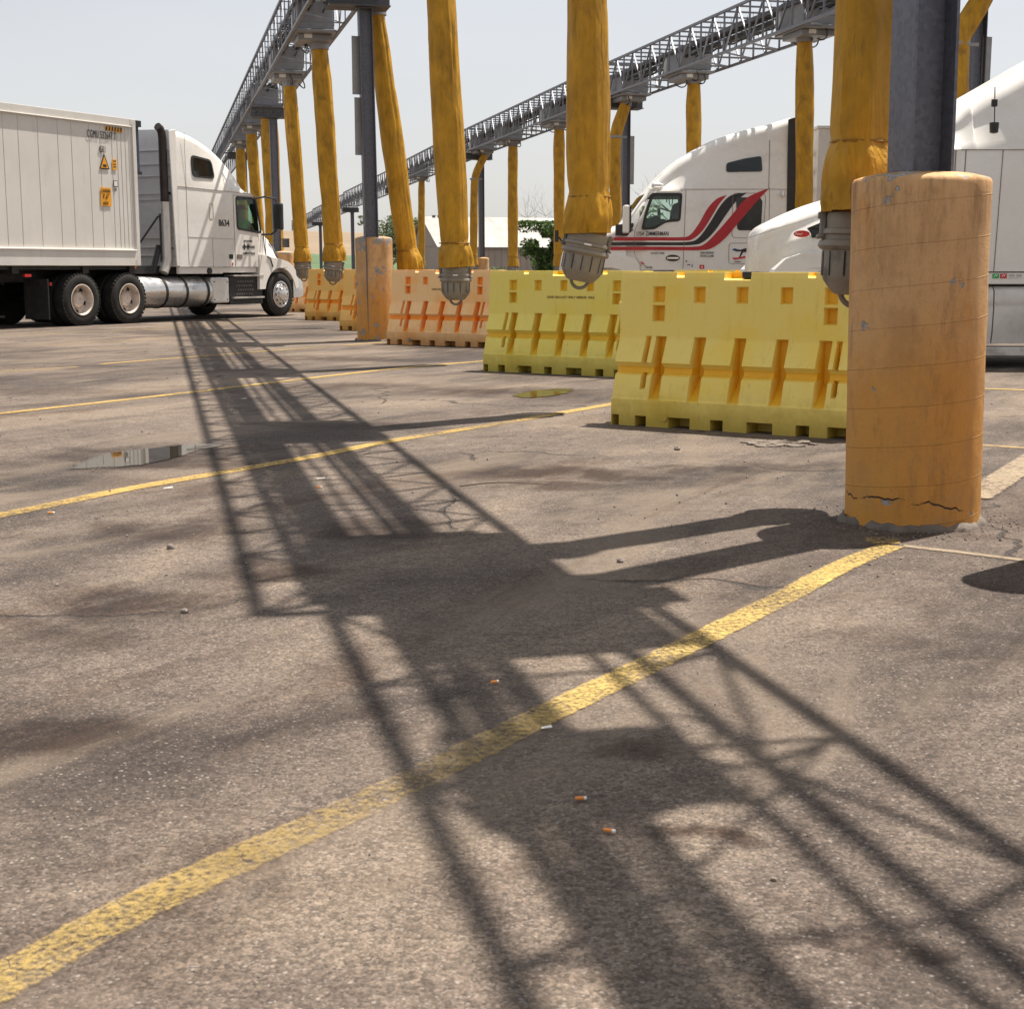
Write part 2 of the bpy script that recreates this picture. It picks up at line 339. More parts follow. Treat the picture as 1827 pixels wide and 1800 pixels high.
M['nozzle_dark'] = pmat('dark_nozzle_plastic', (.19, .17, .145), .6, 0, .2, 6, (.08, .07, .06), .6, (9, 9, 9))
M['white'] = pmat('white_truck_paint', (.77, .75, .71), .28, 0, .035, 1.2, (.48, .43, .37), .35, (1.5, 1.5, 3), 0, 60, .5, .5, .8)
M['joint'] = pmat('joint_sealant', (.47, .455, .43), .6)
M['white_dirty'] = pmat('grimy_white_paint', (.62, .595, .56), .45, 0, .08, 2, (.26, .23, .2), .5, (1.5, 4, 1.2))
M['container'] = pmat('white_container_paint', (.66, .635, .59), .5, 0, .05, 1.5, (.42, .38, .32), .45, (5, 5, .8), .05, 20, .5, .52, .8)
M['black'] = pmat('black_plastic', (.018, .018, .019), .45, 0, .3, 4)
M['interior'] = pmat('dark_interior', (.055, .057, .058), .8)
M['rubber'] = pmat('tyre_rubber', (.022, .021, .020), .8, 0, .25, 8, (.07, .06, .05), .5, (6, 6, 6), .25, 60, .3)
M['alum'] = pmat('polished_aluminium', (.66, .65, .64), .30, .85, .05, 2, (.42, .39, .36), .3, (1.5, 3, 3))
M['stack'] = pmat('heat_stained_pipe', (.045, .034, .028), .5, .3, .3, 5)
M['alum_dull'] = pmat('dull_aluminium', (.60, .57, .53), .42, .6, .1, 4, (.25, .21, .18), .6, (5, 5, 5))
M['rust'] = pmat('stained_white_rim', (.62, .54, .47), .6, .1, .2, 5, (.26, .15, .09), .7, (6, 6, 6))
M['chassis'] = pmat('black_chassis_paint', (.016, .015, .015), .6, 0, .3, 4, (.05, .042, .035), .5, (4, 4, 4))
M['glass_dark'] = pmat('smoked_glass', (.008, .009, .010), .06, 0, .1, 2)
M['glass'] = glass_mat('green_tinted_glass', (.72, .84, .78))
M['red'] = pmat('red_vinyl_stripe', (.42, .012, .022), .4, 0, .08, 2)
M['ink'] = pmat('black_vinyl_stripe', (.014, .012, .014), .4)
M['letter'] = pmat('black_lettering', (.03, .028, .028), .6)
M['stencil'] = pmat('brown_stencil_paint', (.20, .13, .05), .8)
M['decal_yellow'] = pmat('yellow_decal', (.82, .36, .01), .5, 0, .08, 6)
M['decal_white'] = pmat('white_decal', (.78, .76, .72), .5)
M['decal_blue'] = pmat('blue_decal', (.03, .06, .22), .5)
M['decal_red'] = pmat('red_decal', (.55, .02, .02), .45)
M['decal_green'] = pmat('green_decal', (.03, .34, .10), .5)
M['lamp_red'] = pmat('red_reflector', (.5, .02, .015), .25)
M['lamp_amber'] = pmat('amber_reflector', (.7, .2, .01), .25)
M['blue_tarp'] = pmat('navy_unit_cover', (.035, .045, .09), .5, 0, .3, 3)
M['vest'] = pmat('green_vest_cloth', (.20, .52, .10), .8, 0, .15, 6)
M['skin'] = pmat('skin', (.42, .23, .15), .55)
M['cap_red'] = pmat('red_cap_cloth', (.42, .04, .03), .8)
M['butt'] = pmat('orange_filter_paper', (.72, .26, .06), .8, 0, .2, 90)
M['paper'] = pmat('white_paper', (.78, .74, .68), .8)
M['twig'] = pmat('grey_brown_bark', (.10, .075, .05), .85)
M['bark'] = pmat('tree_bark', (.13, .10, .075), .9, 0, .3, 6)
M['roof'] = pmat('pale_metal_roof', (.27, .26, .245), .6, .0, .06, .3)
M['barn'] = pmat('tan_steel_siding', (.34, .285, .235), .7, 0, .08, .6)
M['sign'] = pmat('grey_sign_back', (.27, .265, .26), .5, .3, .1, 5)
M['chips'] = pmat('broken_asphalt_lumps', (.155, .125, .10), .9, 0, .4, 14, (.05, .04, .033), .6, (14, 14, 14), .5, 50)
M['pebble'] = pmat('stone_chips', (.20, .17, .15), .9, 0, .5, 40)
def leaf_mat(name, a, c):
    b = NB(name); v = b.coord(); oi = b.noise(v, 1.3, 4)
    col = b.ramp(oi, [(.3, a), (.7, c)])
    b.set(Base_Color=col, Roughness=.6)
    tl = b.n('ShaderNodeBsdfTranslucent'); b.l(col, tl.inputs[0]); mx = b.n('ShaderNodeMixShader'); mx.inputs[0].default_value = .3
    b.l(b.p.outputs[0], mx.inputs[1]); b.l(tl.outputs[0], mx.inputs[2]); b.l(mx.outputs[0], b.out.inputs[0]); return b.m
M['leaf'] = leaf_mat('green_leaves', (.045, .09, .02), (.12, .20, .05))
M['leaf_pale'] = leaf_mat('hazy_leaves', (.10, .13, .07), (.17, .21, .10))
M['crop'] = pmat('green_crop', (.060, .105, .036), .9, 0, .35, .25)
M['wheat'] = pmat('dry_wheat', (.20, .145, .090), .9, 0, .15, .02)
M['grass'] = pmat('verge_grass', (.10, .15, .05), .9, 0, .3, .4)
def water_mat():
    b = NB('puddle_water'); v = b.coord(); b.set(Base_Color=(.030, .026, .020), Roughness=.015)
    b.p.inputs['IOR'].default_value = 1.45; b.p.inputs['Specular IOR Level'].default_value = .8
    b.set(Normal=b.bump(b.noise(v, 5, 2), .012, .01))
    uv = b.n('ShaderNodeUVMap').outputs[0]; sx = b.n('ShaderNodeSeparateXYZ'); b.l(uv, sx.inputs[0])
    e = b.math('ADD', sx.outputs[0], b.math('MULTIPLY', b.math('SUBTRACT', b.noise(v, 9, 6, .75), .5), .55))
    tr = b.n('ShaderNodeBsdfTransparent'); mx = b.n('ShaderNodeMixShader')
    b.l(b.rng(e, .08, .26), mx.inputs[0]); b.l(tr.outputs[0], mx.inputs[1]); b.l(b.p.outputs[0], mx.inputs[2]); b.l(mx.outputs[0], b.out.inputs[0]); return b.m
M['water'] = water_mat()

# ------------------------------------------------------------------ mesh builder
class MB:
    def __init__(s): s.v = []; s.f = []; s.mi = []
    def add(s, vs, fs, mi=0):
        o = len(s.v); s.v += [tuple(p) for p in vs]
        for f in fs: s.f.append(tuple(i + o for i in f)); s.mi.append(mi)
        return s
    def box(s, c, size, rz=0, ry=0, mi=0):
        m = Matrix.Translation(c) @ Matrix.Rotation(rz, 4, 'Z') @ Matrix.Rotation(ry, 4, 'Y')
        hx, hy, hz = (q / 2 for q in size)
        vs = [m @ Vector((x, y, z)) for x in (-hx, hx) for y in (-hy, hy) for z in (-hz, hz)]
        return s.add(vs, [(0, 1, 3, 2), (4, 6, 7, 5), (0, 4, 5, 1), (2, 3, 7, 6), (0, 2, 6, 4), (1, 5, 7, 3)], mi)
    def bar(s, p, q, w, h=None, mi=0):
        p, q = Vector(p), Vector(q); h = h or w; d = (q - p); L = d.length
        if L < 1e-6: return s
        d.normalize(); up = Vector((0, 0, 1)) if abs(d.z) < .95 else Vector((0, 1, 0))
        x = d.cross(up).normalized(); y = x.cross(d)
        vs = [e + x * a * w / 2 + y * b * h / 2 for e in (p, q) for a, b in ((-1, -1), (1, -1), (1, 1), (-1, 1))]
        return s.add(vs, [(3, 2, 1, 0), (4, 5, 6, 7), (0, 1, 5, 4), (1, 2, 6, 5), (2, 3, 7, 6), (3, 0, 4, 7)], mi)
    def tube(s, pts, r, n=10, mi=0, caps=True, ref=None):
        pts = [Vector(p) for p in pts]; rs = r if hasattr(r, '__len__') else [r] * len(pts)
        rings = []; x = None
        for i, p in enumerate(pts):
            d = (pts[min(i + 1, len(pts) - 1)] - pts[max(i - 1, 0)]).normalized()
            if x is None:
                up = Vector((0, 0, 1)) if abs(d.z) < .9 else Vector((1, 0, 0)); x = d.cross(up).normalized()
            x = (x - d * x.dot(d)).normalized(); y = d.cross(x)
            rings.append([p + x * cos(2 * pi * k / n) * rs[i] + y * sin(2 * pi * k / n) * rs[i] for k in range(n)])
        return s.rings(rings, mi, caps)
    def rings(s, rings, mi=0, caps=True, closed=True):
        n = len(rings[0]); vs = [p for r in rings for p in r]; fs = []
        for i in range(len(rings) - 1):
            for k in range(n if closed else n - 1):
                a, b2 = i * n + k, i * n + (k + 1) % n
                fs.append((a, b2, b2 + n, a + n))
        if caps: fs.append(tuple(range(n - 1, -1, -1))); fs.append(tuple(range((len(rings) - 1) * n, len(rings) * n)))
        return s.add(vs, fs, mi)
    def lathe(s, prof, c=(0, 0, 0), n=32, axis='Z', mi=0, caps=True):
        c = Vector(c); rings = []
        for r, h in prof:
            ring = []
            for k in range(n):
                a = 2 * pi * k / n
                if axis == 'Z': q = Vector((r * cos(a), r * sin(a), h))
                elif axis == 'Y': q = Vector((r * sin(a), h, r * cos(a)))
                else: q = Vector((h, r * cos(a), r * sin(a)))
                ring.append(c + q)
            rings.append(ring)
        return s.rings(rings, mi, caps)
    def torus(s, c, R, r, axis='Y', n=24, m=8, a0=0, a1=2 * pi, mi=0):
        pts = []
        for k in range(n + 1):
            a = a0 + (a1 - a0) * k / n
            if axis == 'Y': pts.append(Vector(c) + Vector((R * cos(a), 0, R * sin(a))))
            elif axis == 'X': pts.append(Vector(c) + Vector((0, R * cos(a), R * sin(a))))
            else: pts.append(Vector(c) + Vector((R * cos(a), R * sin(a), 0)))
        return s.tube(pts, r, m, mi)
    def plate(s, loops, fn, t, mi=0):
        """flat plate from 2D loops (outer + holes); fn(a,b,d) -> 3D, d = 0 (back) .. t (front)"""
        flat = [p for L in loops for p in L]; n = len(flat)
        tri = tessellate_polygon([[Vector((a, b2, 0)) for a, b2 in L] for L in loops])
        vs = [fn(a, b2, t) for a, b2 in flat] + [fn(a, b2, 0) for a, b2 in flat]
        fs = [tuple(q) for q in tri] + [tuple(i + n for i in reversed(q)) for q in tri]
        o = 0
        for L in loops:
            k = len(L)
            for i in range(k): a, b2 = o + i, o + (i + 1) % k; fs.append((a, b2, b2 + n, a + n))
            o += k
        return s.add(vs, fs, mi)
    def build(s, name, mats, parent=None, smooth=35, bevel=0, loc=None):
        me = bpy.data.meshes.new(name); me.from_pydata(s.v, [], s.f)
        if not isinstance(mats, (list, tuple)): mats = [mats]
        for m in mats: me.materials.append(M[m] if isinstance(m, str) else m)
        if len(mats) > 1:
            for p, i in zip(me.polygons, s.mi): p.material_index = i
        bm = bmesh.new(); bm.from_mesh(me); bmesh.ops.recalc_face_normals(bm, faces=bm.faces); bm.to_mesh(me); bm.free()
        me.update()
        if smooth:
            for p in me.polygons: p.use_smooth = True
            me.set_sharp_from_angle(angle=radians(smooth))
        o = bpy.data.objects.new(name, me); COL.objects.link(o)
        if parent: o.parent = parent
        if loc is not None: o.location = loc
        if bevel:
            m = o.modifiers.new('bevel', 'BEVEL'); m.width = bevel; m.segments = 2; m.limit_method = 'ANGLE'; m.angle_limit = radians(40)
        return o

def tag(o, label=None, cat=None, group=None, kind=None):
    for k, x in (('label', label), ('category', cat), ('group', group), ('kind', kind)):
        if x: o[k] = x
    return o
def thing(name, label, cat, loc=(0, 0, 0), rz=0, group=None):
    o = bpy.data.objects.new(name, None); COL.objects.link(o); o.location = loc; o.rotation_euler = (0, 0, rz); o.empty_display_size = .2
    return tag(o, label, cat, group)
def copy_tree(o, parent=None):
    c = o.copy(); COL.objects.link(c); c.parent = parent
    for ch in [x for x in COL.objects if x.parent == o]: copy_tree(ch, c)
    return c
def children(o): return [x for x in COL.objects if x.parent == o]

def rpoly(pts, r, n=5):
    out = []; k = len(pts)
    for i in range(k):
        p0, p, p1 = (Vector(pts[(i + j) % k]) for j in (-1, 0, 1))
        a, c = (p0 - p), (p1 - p); rr = min(r, a.length * .45, c.length * .45)
        A, B = p + a.normalized() * rr, p + c.normalized() * rr
        for j in range(n + 1):
            t = j / n; out.append(tuple((1 - t) ** 2 * A + 2 * t * (1 - t) * p + t * t * B))
    return out
def interp(tab, x):
    if x <= tab[0][0]: return tab[0][1]
    for (a, b), (c, d) in zip(tab, tab[1:]):
        if x <= c: return b + (d - b) * (x - a) / (c - a)
    return tab[-1][1]
def srow(tab, n=60):
    """smooth (Catmull-Rom) resampling of a table"""
    out = []
    P = [tab[0]] + list(tab) + [tab[-1]]
    m = max(2, n // (len(tab) - 1))
    for i in range(1, len(P) - 2):
        p0, p1, p2, p3 = (Vector(q) for q in P[i - 1:i + 3])
        for j in range(m):
            t = j / m
            out.append(tuple(.5 * ((2 * p1) + (p2 - p0) * t + (2 * p0 - 5 * p1 + 4 * p2 - p3) * t * t + (3 * p1 - p0 - 3 * p2 + p3) * t ** 3)))
    out.append(tuple(tab[-1])); return out

def text(body, size, mat, parent, mtx, name='lettering', align='LEFT', xs=1.0, ext=.002, sp=1.0, bold=.0):
    cu = bpy.data.curves.new(name, 'FONT'); cu.offset = bold * size; cu.body = body; cu.size = size; cu.extrude = ext; cu.align_x = align; cu.space_character = sp; cu.resolution_u = 3
    to = bpy.data.objects.new('tmp', cu); COL.objects.link(to)
    bpy.context.view_layer.update()
    me = bpy.data.meshes.new_from_object(to.evaluated_get(bpy.context.evaluated_depsgraph_get()))
    bpy.data.objects.remove(to)
    me.transform(Matrix.Diagonal((xs, 1, 1, 1))); me.transform(mtx)
    me.materials.clear(); me.materials.append(M[mat]); me.name = name
    o = bpy.data.objects.new(name, me); COL.objects.link(o); o.parent = parent
    return o
def frame(origin, xdir, ydir):
    x = Vector(xdir).normalized(); y = Vector(ydir).normalized(); z = x.cross(y)
    return Matrix(((x.x, y.x, z.x, origin[0]), (x.y, y.y, z.y, origin[1]), (x.z, y.z, z.z, origin[2]), (0, 0, 0, 1)))

# ------------------------------------------------------------------ setting
def terrain():
    m = MB(); m.add([(-900, -60, 0), (900, -60, 0), (900, 150, 0), (-900, 150, 0)], [(0, 1, 2, 3)])
    tag(m.build('ground', 'asphalt', smooth=0), 'worn grey asphalt truck lot with stains and stones', kind='structure')
    def hill(x, y):
        f = min(1, max(0, (y - 150) / 330)); e = 1 / (1 + math.exp((x + 15 - (y - 150) * .02) / 14))
        return .05 + (f ** 1.1) * 13.0 * e
    def sheet(y0, y1, name, mat, kind, dz):
        ys = [y0 + (y1 - y0) * i / 24 for i in range(25)]; xs = [-420 + 14 * i for i in range(61)]
        vs = [(x, y, hill(x, y) + dz) for y in ys for x in xs]; n = len(xs)
        q = MB(); q.add(vs, [(j * n + i, j * n + i + 1, j * n + i + 1 + n, j * n + i + n) for j in range(24) for i in range(n - 1)])
        return tag(q.build(name, mat, smooth=80), kind=kind)
    sheet(149.6, 270, 'crop_field', 'crop', 'structure', 0)
    sheet(270, 900, 'wheat_hill', 'wheat', 'structure', 0)
    q = MB(); q.add([(-4500, 149, -.3), (4500, 149, -.3), (4500, 5000, -.3), (-4500, 5000, -.3)], [(0, 1, 2, 3)])
    tag(q.build('far_ground', 'grass', smooth=0), kind='structure')
terrain()

def strip(px, width, mat, z=.004, name='parking_line', label=None, smooth=True):
    pts = [G(*p) for p in px]
    if smooth and len(pts) > 2:
        pts = [Vector((a, b, 0)) for a, b in srow([(p.x, p.y) for p in pts], 40)]
    m = MB(); vs = []; uv = []; L = 0
    for i, p in enumerate(pts):
        d = (pts[min(i + 1, len(pts) - 1)] - pts[max(i - 1, 0)]).normalized(); nn = Vector((-d.y, d.x, 0)) * width / 2
        if i: L += (p - pts[i - 1]).length
        vs += [(p.x - nn.x, p.y - nn.y, z), (p.x + nn.x, p.y + nn.y, z)]; uv += [(L, 0), (L, 1)]
    m.add(vs, [(2 * i, 2 * i + 2, 2 * i + 3, 2 * i + 1) for i in range(len(pts) - 1)])
    o = m.build(name, mat, smooth=0); ul = o.data.uv_layers.new(name='UVMap')
    for lp in o.data.loops: ul.data[lp.index].uv = uv[lp.vertex_index]
    return tag(o, label, kind='structure')
strip([(-60, 1790), (200, 1643), (400, 1547), (600, 1458), (760, 1383), (900, 1313), (1000, 1263), (1200, 1166), (1300, 1116), (1400, 1066), (1500, 1012), (1592, 974)],   .125, 'line_near', label='worn yellow parking line crossing the near foreground')
strip([(-60, 932), (100, 900), (230, 873), (430, 838), (560, 815), (700, 787), (850, 763), (980, 741), (1100, 720)], .13, 'line_mid', label='yellow parking line just past the puddle')
strip([(-60, 745), (150, 722), (370, 697), (580, 672), (720, 657), (870, 644)], .13, 'line_mid', label='third yellow parking line from the camera')
strip([(-60, 668), (60, 660), (140, 655)], .11, 'line_far', label='short faded yellow line at left edge')
strip([(180, 650), (345, 637), (500, 625), (690, 611)], .115, 'line_mid', label='yellow parking line reaching the second bollard')
strip([(-60, 622), (150, 613), (310, 603), (530, 588)], .11, 'line_far', label='faded yellow line before the white truck')
strip([(60, 596), (250, 588), (440, 575)], .11, 'line_far', label='far faded yellow line beside the truck wheels')
strip([(1610, 975), (1700, 985), (1900, 1010)], .055, 'line_pale', label='thin pale line running right from the near bollard', smooth=False)
strip([(1735, 890), (1790, 855), (1870, 803)], .20, 'line_pale', z=.008, label='wide pale stripe right of the near bollard', smooth=False)
strip([(1700, 692), (1900, 699)], .12, 'line_mid', label='yellow line in front of the right-hand truck', smooth=False)
strip([(1680, 790), (1900, 805)], .10, 'line_far', label='faint line right of the near bollard', smooth=False)
strip([(1545, 966), (1605, 968)], .16, 'line_near', z=.008, label='short yellow paint dab at the bollard foot', smooth=False)
strip([(900, 742), (1010, 738)], .12, 'line_pale', label='faded pale paint dashes by the second line', smooth=False)

def puddle(px, label):
    pts = [(G(*p).x, G(*p).y) for p in px]; pts = srow(pts + [pts[0]], 48)[:-1]
    c = Vector((sum(p[0] for p in pts) / len(pts), sum(p[1] for p in pts) / len(pts)))
    m = MB(); n = len(pts); vs = []; uv = []
    ks = (0, .5, .8, 1.12)
    for k in ks:
        for p in pts: q = c + (Vector(p) - c) * k; vs.append((q.x, q.y, .005)); uv.append((1.12 - k, 0))
    fs = [(j * n + i, j * n + (i + 1) % n, (j + 1) * n + (i + 1) % n, (j + 1) * n + i) for j in range(len(ks) - 1) for i in range(n)]
    m.add(vs, fs); o = m.build('puddle', 'water', smooth=0); ul = o.data.uv_layers.new(name='UVMap')
    for lp in o.data.loops: ul.data[lp.index].uv = uv[lp.vertex_index]
    tag(o, label, kind='structure')
puddle([(112, 840), (165, 816), (215, 806), (280, 800), (345, 793), (412, 793), (360, 803), (315, 818), (250, 831), (180, 837)], 'shallow puddle mirroring the white container')
puddle([(912, 707), (955, 697), (1022, 694), (1004, 704), (945, 711)], 'small brown puddle in front of the yellow barriers')

# ------------------------------------------------------------------ gantries
DV = Vector((-.2326, .9726, 0)); NV = Vector((.9726, .2326, 0)); GROT = math.atan2(DV.y, DV.x)   # local x = along gantry
P1 = Vector((1.72, 6.33, 0))
def hbeam(m, p, q, size, fl=.014, along=None):
    """H section between p and q, flanges normal to 'along'"""
    p, q = Vector(p), Vector(q); d = (q - p).normalized(); a = Vector(along).normalized(); b2 = d.cross(a)
    def slab(ca, wa, wb):
        vs = [e + a * (ca + i * wa / 2) + b2 * j * wb / 2 for e in (p, q) for i, j in ((-1, -1), (1, -1), (1, 1), (-1, 1))]
        m.add(vs, [(3, 2, 1, 0), (4, 5, 6, 7), (0, 1, 5, 4), (1, 2, 6, 5), (2, 3, 7, 6), (3, 0, 4, 7)])
    slab(-size / 2 + fl / 2, fl, size); slab(size / 2 - fl / 2, fl, size); slab(0, size - 2 * fl - .002, fl)

def gantry_post(loc, top, label, lean=(0, 0), sign=None, group='steel posts under the overhead gantries', beam=.9, boff=-.1, size=.2, z0=0.):
    t = thing('gantry_post', label, 'post', loc, 0, group)
    m = MB(); l = Vector((lean[0], lean[1], 0)); TP = Vector((l.x * top, l.y * top, top))
    hbeam(m, (0, 0, z0), TP, size, .013, NV); m.build('column', 'post', t, smooth=0)
    m = MB(); c = TP + Vector((0, 0, .125)); a, b2 = c + NV * (boff - beam / 2), c + NV * (boff + beam / 2)
    for off in (-.13, .13): hbeam(m, a + DV * off, b2 + DV * off, .24, .014, (0, 0, 1))
    m.box(TP + Vector((0, 0, -.008)), (.3, .3, .016), GROT)
    for k in (-.3, -.12, .12, .3): m.lathe([(.018, -.28), (.018, .28)], c + NV * (boff + k), 8, 'Y')
    m.build('cross_beam', 'galv_dark', t, smooth=30)
    if sign:
        for (z0s, z1s, wd, off) in sign:
            m = MB(); zc = (z0s + z1s) / 2
            m.box(Vector((l.x * zc, l.y * zc, zc)) + NV * off + DV * -.02, (.012, wd, z1s - z0s), GROT + .15)
            m.build('sign_plate', 'sign', t, smooth=0)
    return t

def truss(name, A, B2, zA, zB, W0, W1, Ht, label, group, bay=.66, seed=0, brace=.035, detail=True):
    """box truss from A to B2 (post axes); chords at offsets W0 (left) and W1 (right)"""
    rnd = random.Random(seed)
    t = thing(name, label, 'truss', A, 0, group); L = (B2 - A).length; d = (B2 - A).normalized()
    n = max(4, round(L / bay))
    def P(s, off, z): return d * s + NV * off + Vector((0, 0, zA + (zB - zA) * s / L + z))
    m = MB(); cw = .05
    for off in (W0, W1):
        for z in (.03, Ht): m.bar(P(.03, off, z), P(L - .03, off, z), cw)
    for s in (.03, L - .03):
        for z in (.03, Ht): m.bar(P(s, W0 + cw / 2, z), P(s, W1 - cw / 2, z), cw * .9)
    m.build('chord_frame', 'galv', t, smooth=0)
    m = MB()
    for i in range(n + 1):
        s = .06 + (L - .12) * i / n; s2 = .06 + (L - .12) * (i + 1) / n
        for off in (W0, W1):
            m.bar(P(s, off, .06), P(s, off, Ht - .03), brace, brace)
            if i < n:
                a, c = (.06, Ht - .03) if i % 2 else (Ht - .03, .06)
                m.bar(P(s + .02, off * .97, a), P(s2 - .02, off * .97, c), brace * .8)
        if detail:
            if i % 2 == 0: m.bar(P(s, W0 + .03, .03), P(s, W1 - .03, .03), brace * .9)
            m.bar(P(s, W0 + .03, Ht - .005), P(s, W1 - .03, Ht - .005), brace * .9)
            if i < n and i % 2: m.bar(P(s, W0 + .03, .03), P(s2, W1 - .03, .03), brace * .8)
    m.build('lattice', 'galv', t, smooth=0)
    m = MB()   # cable ladder and conduits running inside
    wid = (W1 - W0)
    m.box((0, 0, 0), (.001, .001, .001))
    a, c = P(.1, W0 + .22 * wid, Ht * .58), P(L - .1, W0 + .22 * wid, Ht * .58)
    
    for o_ in (-.13, .13): m.bar(a + NV * o_, c + NV * o_, .025, .07)
    for i in range(int(L / .3)): q = a.lerp(c, (i + .5) / int(L / .3)); m.bar(q - NV * .12, q + NV * .12, .02)
    if detail:
        for i in range(int(L / .28)): q = a.lerp(c, (i + .5) / int(L / .28)) - NV * .13; m.bar(q, q + Vector((0, 0, rnd.uniform(.10, .20))), .008)
    m.build('cable_tray', 'galv_dark', t, smooth=0)
    m = MB()
    for k in range(1 if seed == 1 else 4 if detail else 2):
        o = W0 + wid * (.12 + .70 * rnd.random()); z = Ht * (.38 + .30 * rnd.random()); pts = []
        for j in range(n * 2 + 1):
            pts.append(P(.1 + (L - .2) * j / (2 * n), o + rnd.uniform(-.012, .012), z + (-.02 if j % 2 else 0) + rnd.uniform(-.008, .008)))
        m.tube(pts, rnd.choice((.016, .022, .03)), 6)
    for k in range(11 if detail else 6):
        o_ = -.115 + .23 * k / (10 if detail else 5); m.tube([a.lerp(c, j / (2 * n)) + NV * (o_ + rnd.uniform(-.008, .008)) + Vector((0, 0, .025 + rnd.uniform(0, .03))) for j in range(2 * n + 1)], .0105 if detail else .02, 5)
    for z, o in ((.62, .66), (.55, .72))[:0 if seed == 1 else 2]:
        m.bar(P(.1, W0 + wid * o, Ht * z), P(L - .1, W0 + wid * o, Ht * z), .045, .035)
    m.build('conduit', 'cable', t, smooth=40)
    return t

def hvac_unit(loc, label, W=.8, Ht=.8, seed=0, group='ventilation units inside the gantries', flip=1):
    """cooling unit sitting between the chords; loc = bottom centre of the truss above the hose"""
    t = thing('ventilation_unit', label, 'ventilation unit', loc, GROT, group)
    m = MB(); m.box((0, 0, .33), (1.0, W - .18, .50)); m.build('housing', 'hvac', t, smooth=0, bevel=.012)
    m = MB(); m.box((.62, 0, .30), (.22, W - .20, .42)); m.build('side_panel', 'hvac_pale', t, smooth=0, bevel=.01)
    m = MB()
    for k in range(9): m.box((-.28, -(W - .18) / 2 - .012, .16 + k * .042), (.40, .02, .022), 0)
    m.build('louvre', 'louvre', t, smooth=0)
    m = MB(); m.lathe([(.02, -.004), (.16, -.004), (.17, .01), (.15, .015), (.02, .015)], (.15, -(W - .18) / 2 - .012, .35), 20, 'Y'); m.build('fan', 'louvre', t)
    m = MB(); m.box((0, 0, .035), (1.3, W - .10, .05)); m.box((0, 0, -.045), (.85, W - .22, .10)); m.build('drip_pan', 'hvac', t, smooth=0, bevel=.008)
    m = MB(); m.box((-.30, -(W - .22) / 2 - .004, -.03), (.12, .006, .07)); m.box((-.428, .12, -.03), (.006, .14, .07)); m.build('label_plate', 'decal_white', t, smooth=0)
    m = MB(); rnd = random.Random(seed)
    for k in range(3):
        y0 = rnd.uniform(-.3, .3); x0 = rnd.uniform(-.5, .5)
        pts = [Vector((x0 + .28 * cos(a) * (1 + .2 * k), y0 - .1 * sin(a), .02 - .16 * sin(a) - .03 * k)) for a in [pi * j / 10 for j in range(11)]]
        m.tube(pts, .014, 6)
    m.build('hanging_cable', 'cable', t)
    return t

def wob(p, s, a): return noise.noise(Vector(p) * s) * a

def sleeve_ring(c, R, k, j, n, seed, amp, d=Vector((0, 0, -1)), fold=.05, squash=1.0, rot=0):
    x = Vector((cos(rot), sin(rot), 0)); x = (x - d * x.dot(d)).normalized(); y = d.cross(x); out = []
    for i in range(n):
        a = 2 * pi * i / n
        q = noise.noise(Vector((cos(a) * 1.1, sin(a) * 1.1, k * .9 + seed * 7.3))) * amp + noise.noise(Vector((cos(a) * 2.6, sin(a) * 2.6, k * 3.1 + seed * 3.1))) * amp * .45
        q += noise.noise(Vector((cos(a) * 4, sin(a) * 4, k * .35 + seed))) * amp * .5
        cr = abs(noise.noise(Vector((cos(a) * 1.7 + .35 * k, sin(a) * 1.7, k * .28 + seed * 5)))); q -= max(0, .15 - cr) * .48
        cr = abs(noise.noise(Vector((cos(a) * 1.3, sin(a) * 1.3 - .9 * k, k * .7 + seed * 2)))); q -= max(0, .09 - cr) * .30
        if amp > .0851: q += (noise.noise(Vector((cos(a) * 5.5, sin(a) * 5.5, k * 9 + seed))) + .6 * noise.noise(Vector((cos(a) * 11, sin(a) * 11, k * 22 + seed)))) * (amp - .07) * .62
        da = (a - 2.2 - .12 * noise.noise(Vector((k * .6, seed, 0))) + pi) % (2 * pi) - pi
        q += fold * math.exp(-(da / .09) ** 2)
        r = R * (1 + q)
        out.append(c + x * cos(a) * r * squash + y * sin(a) * r / squash)
    return out

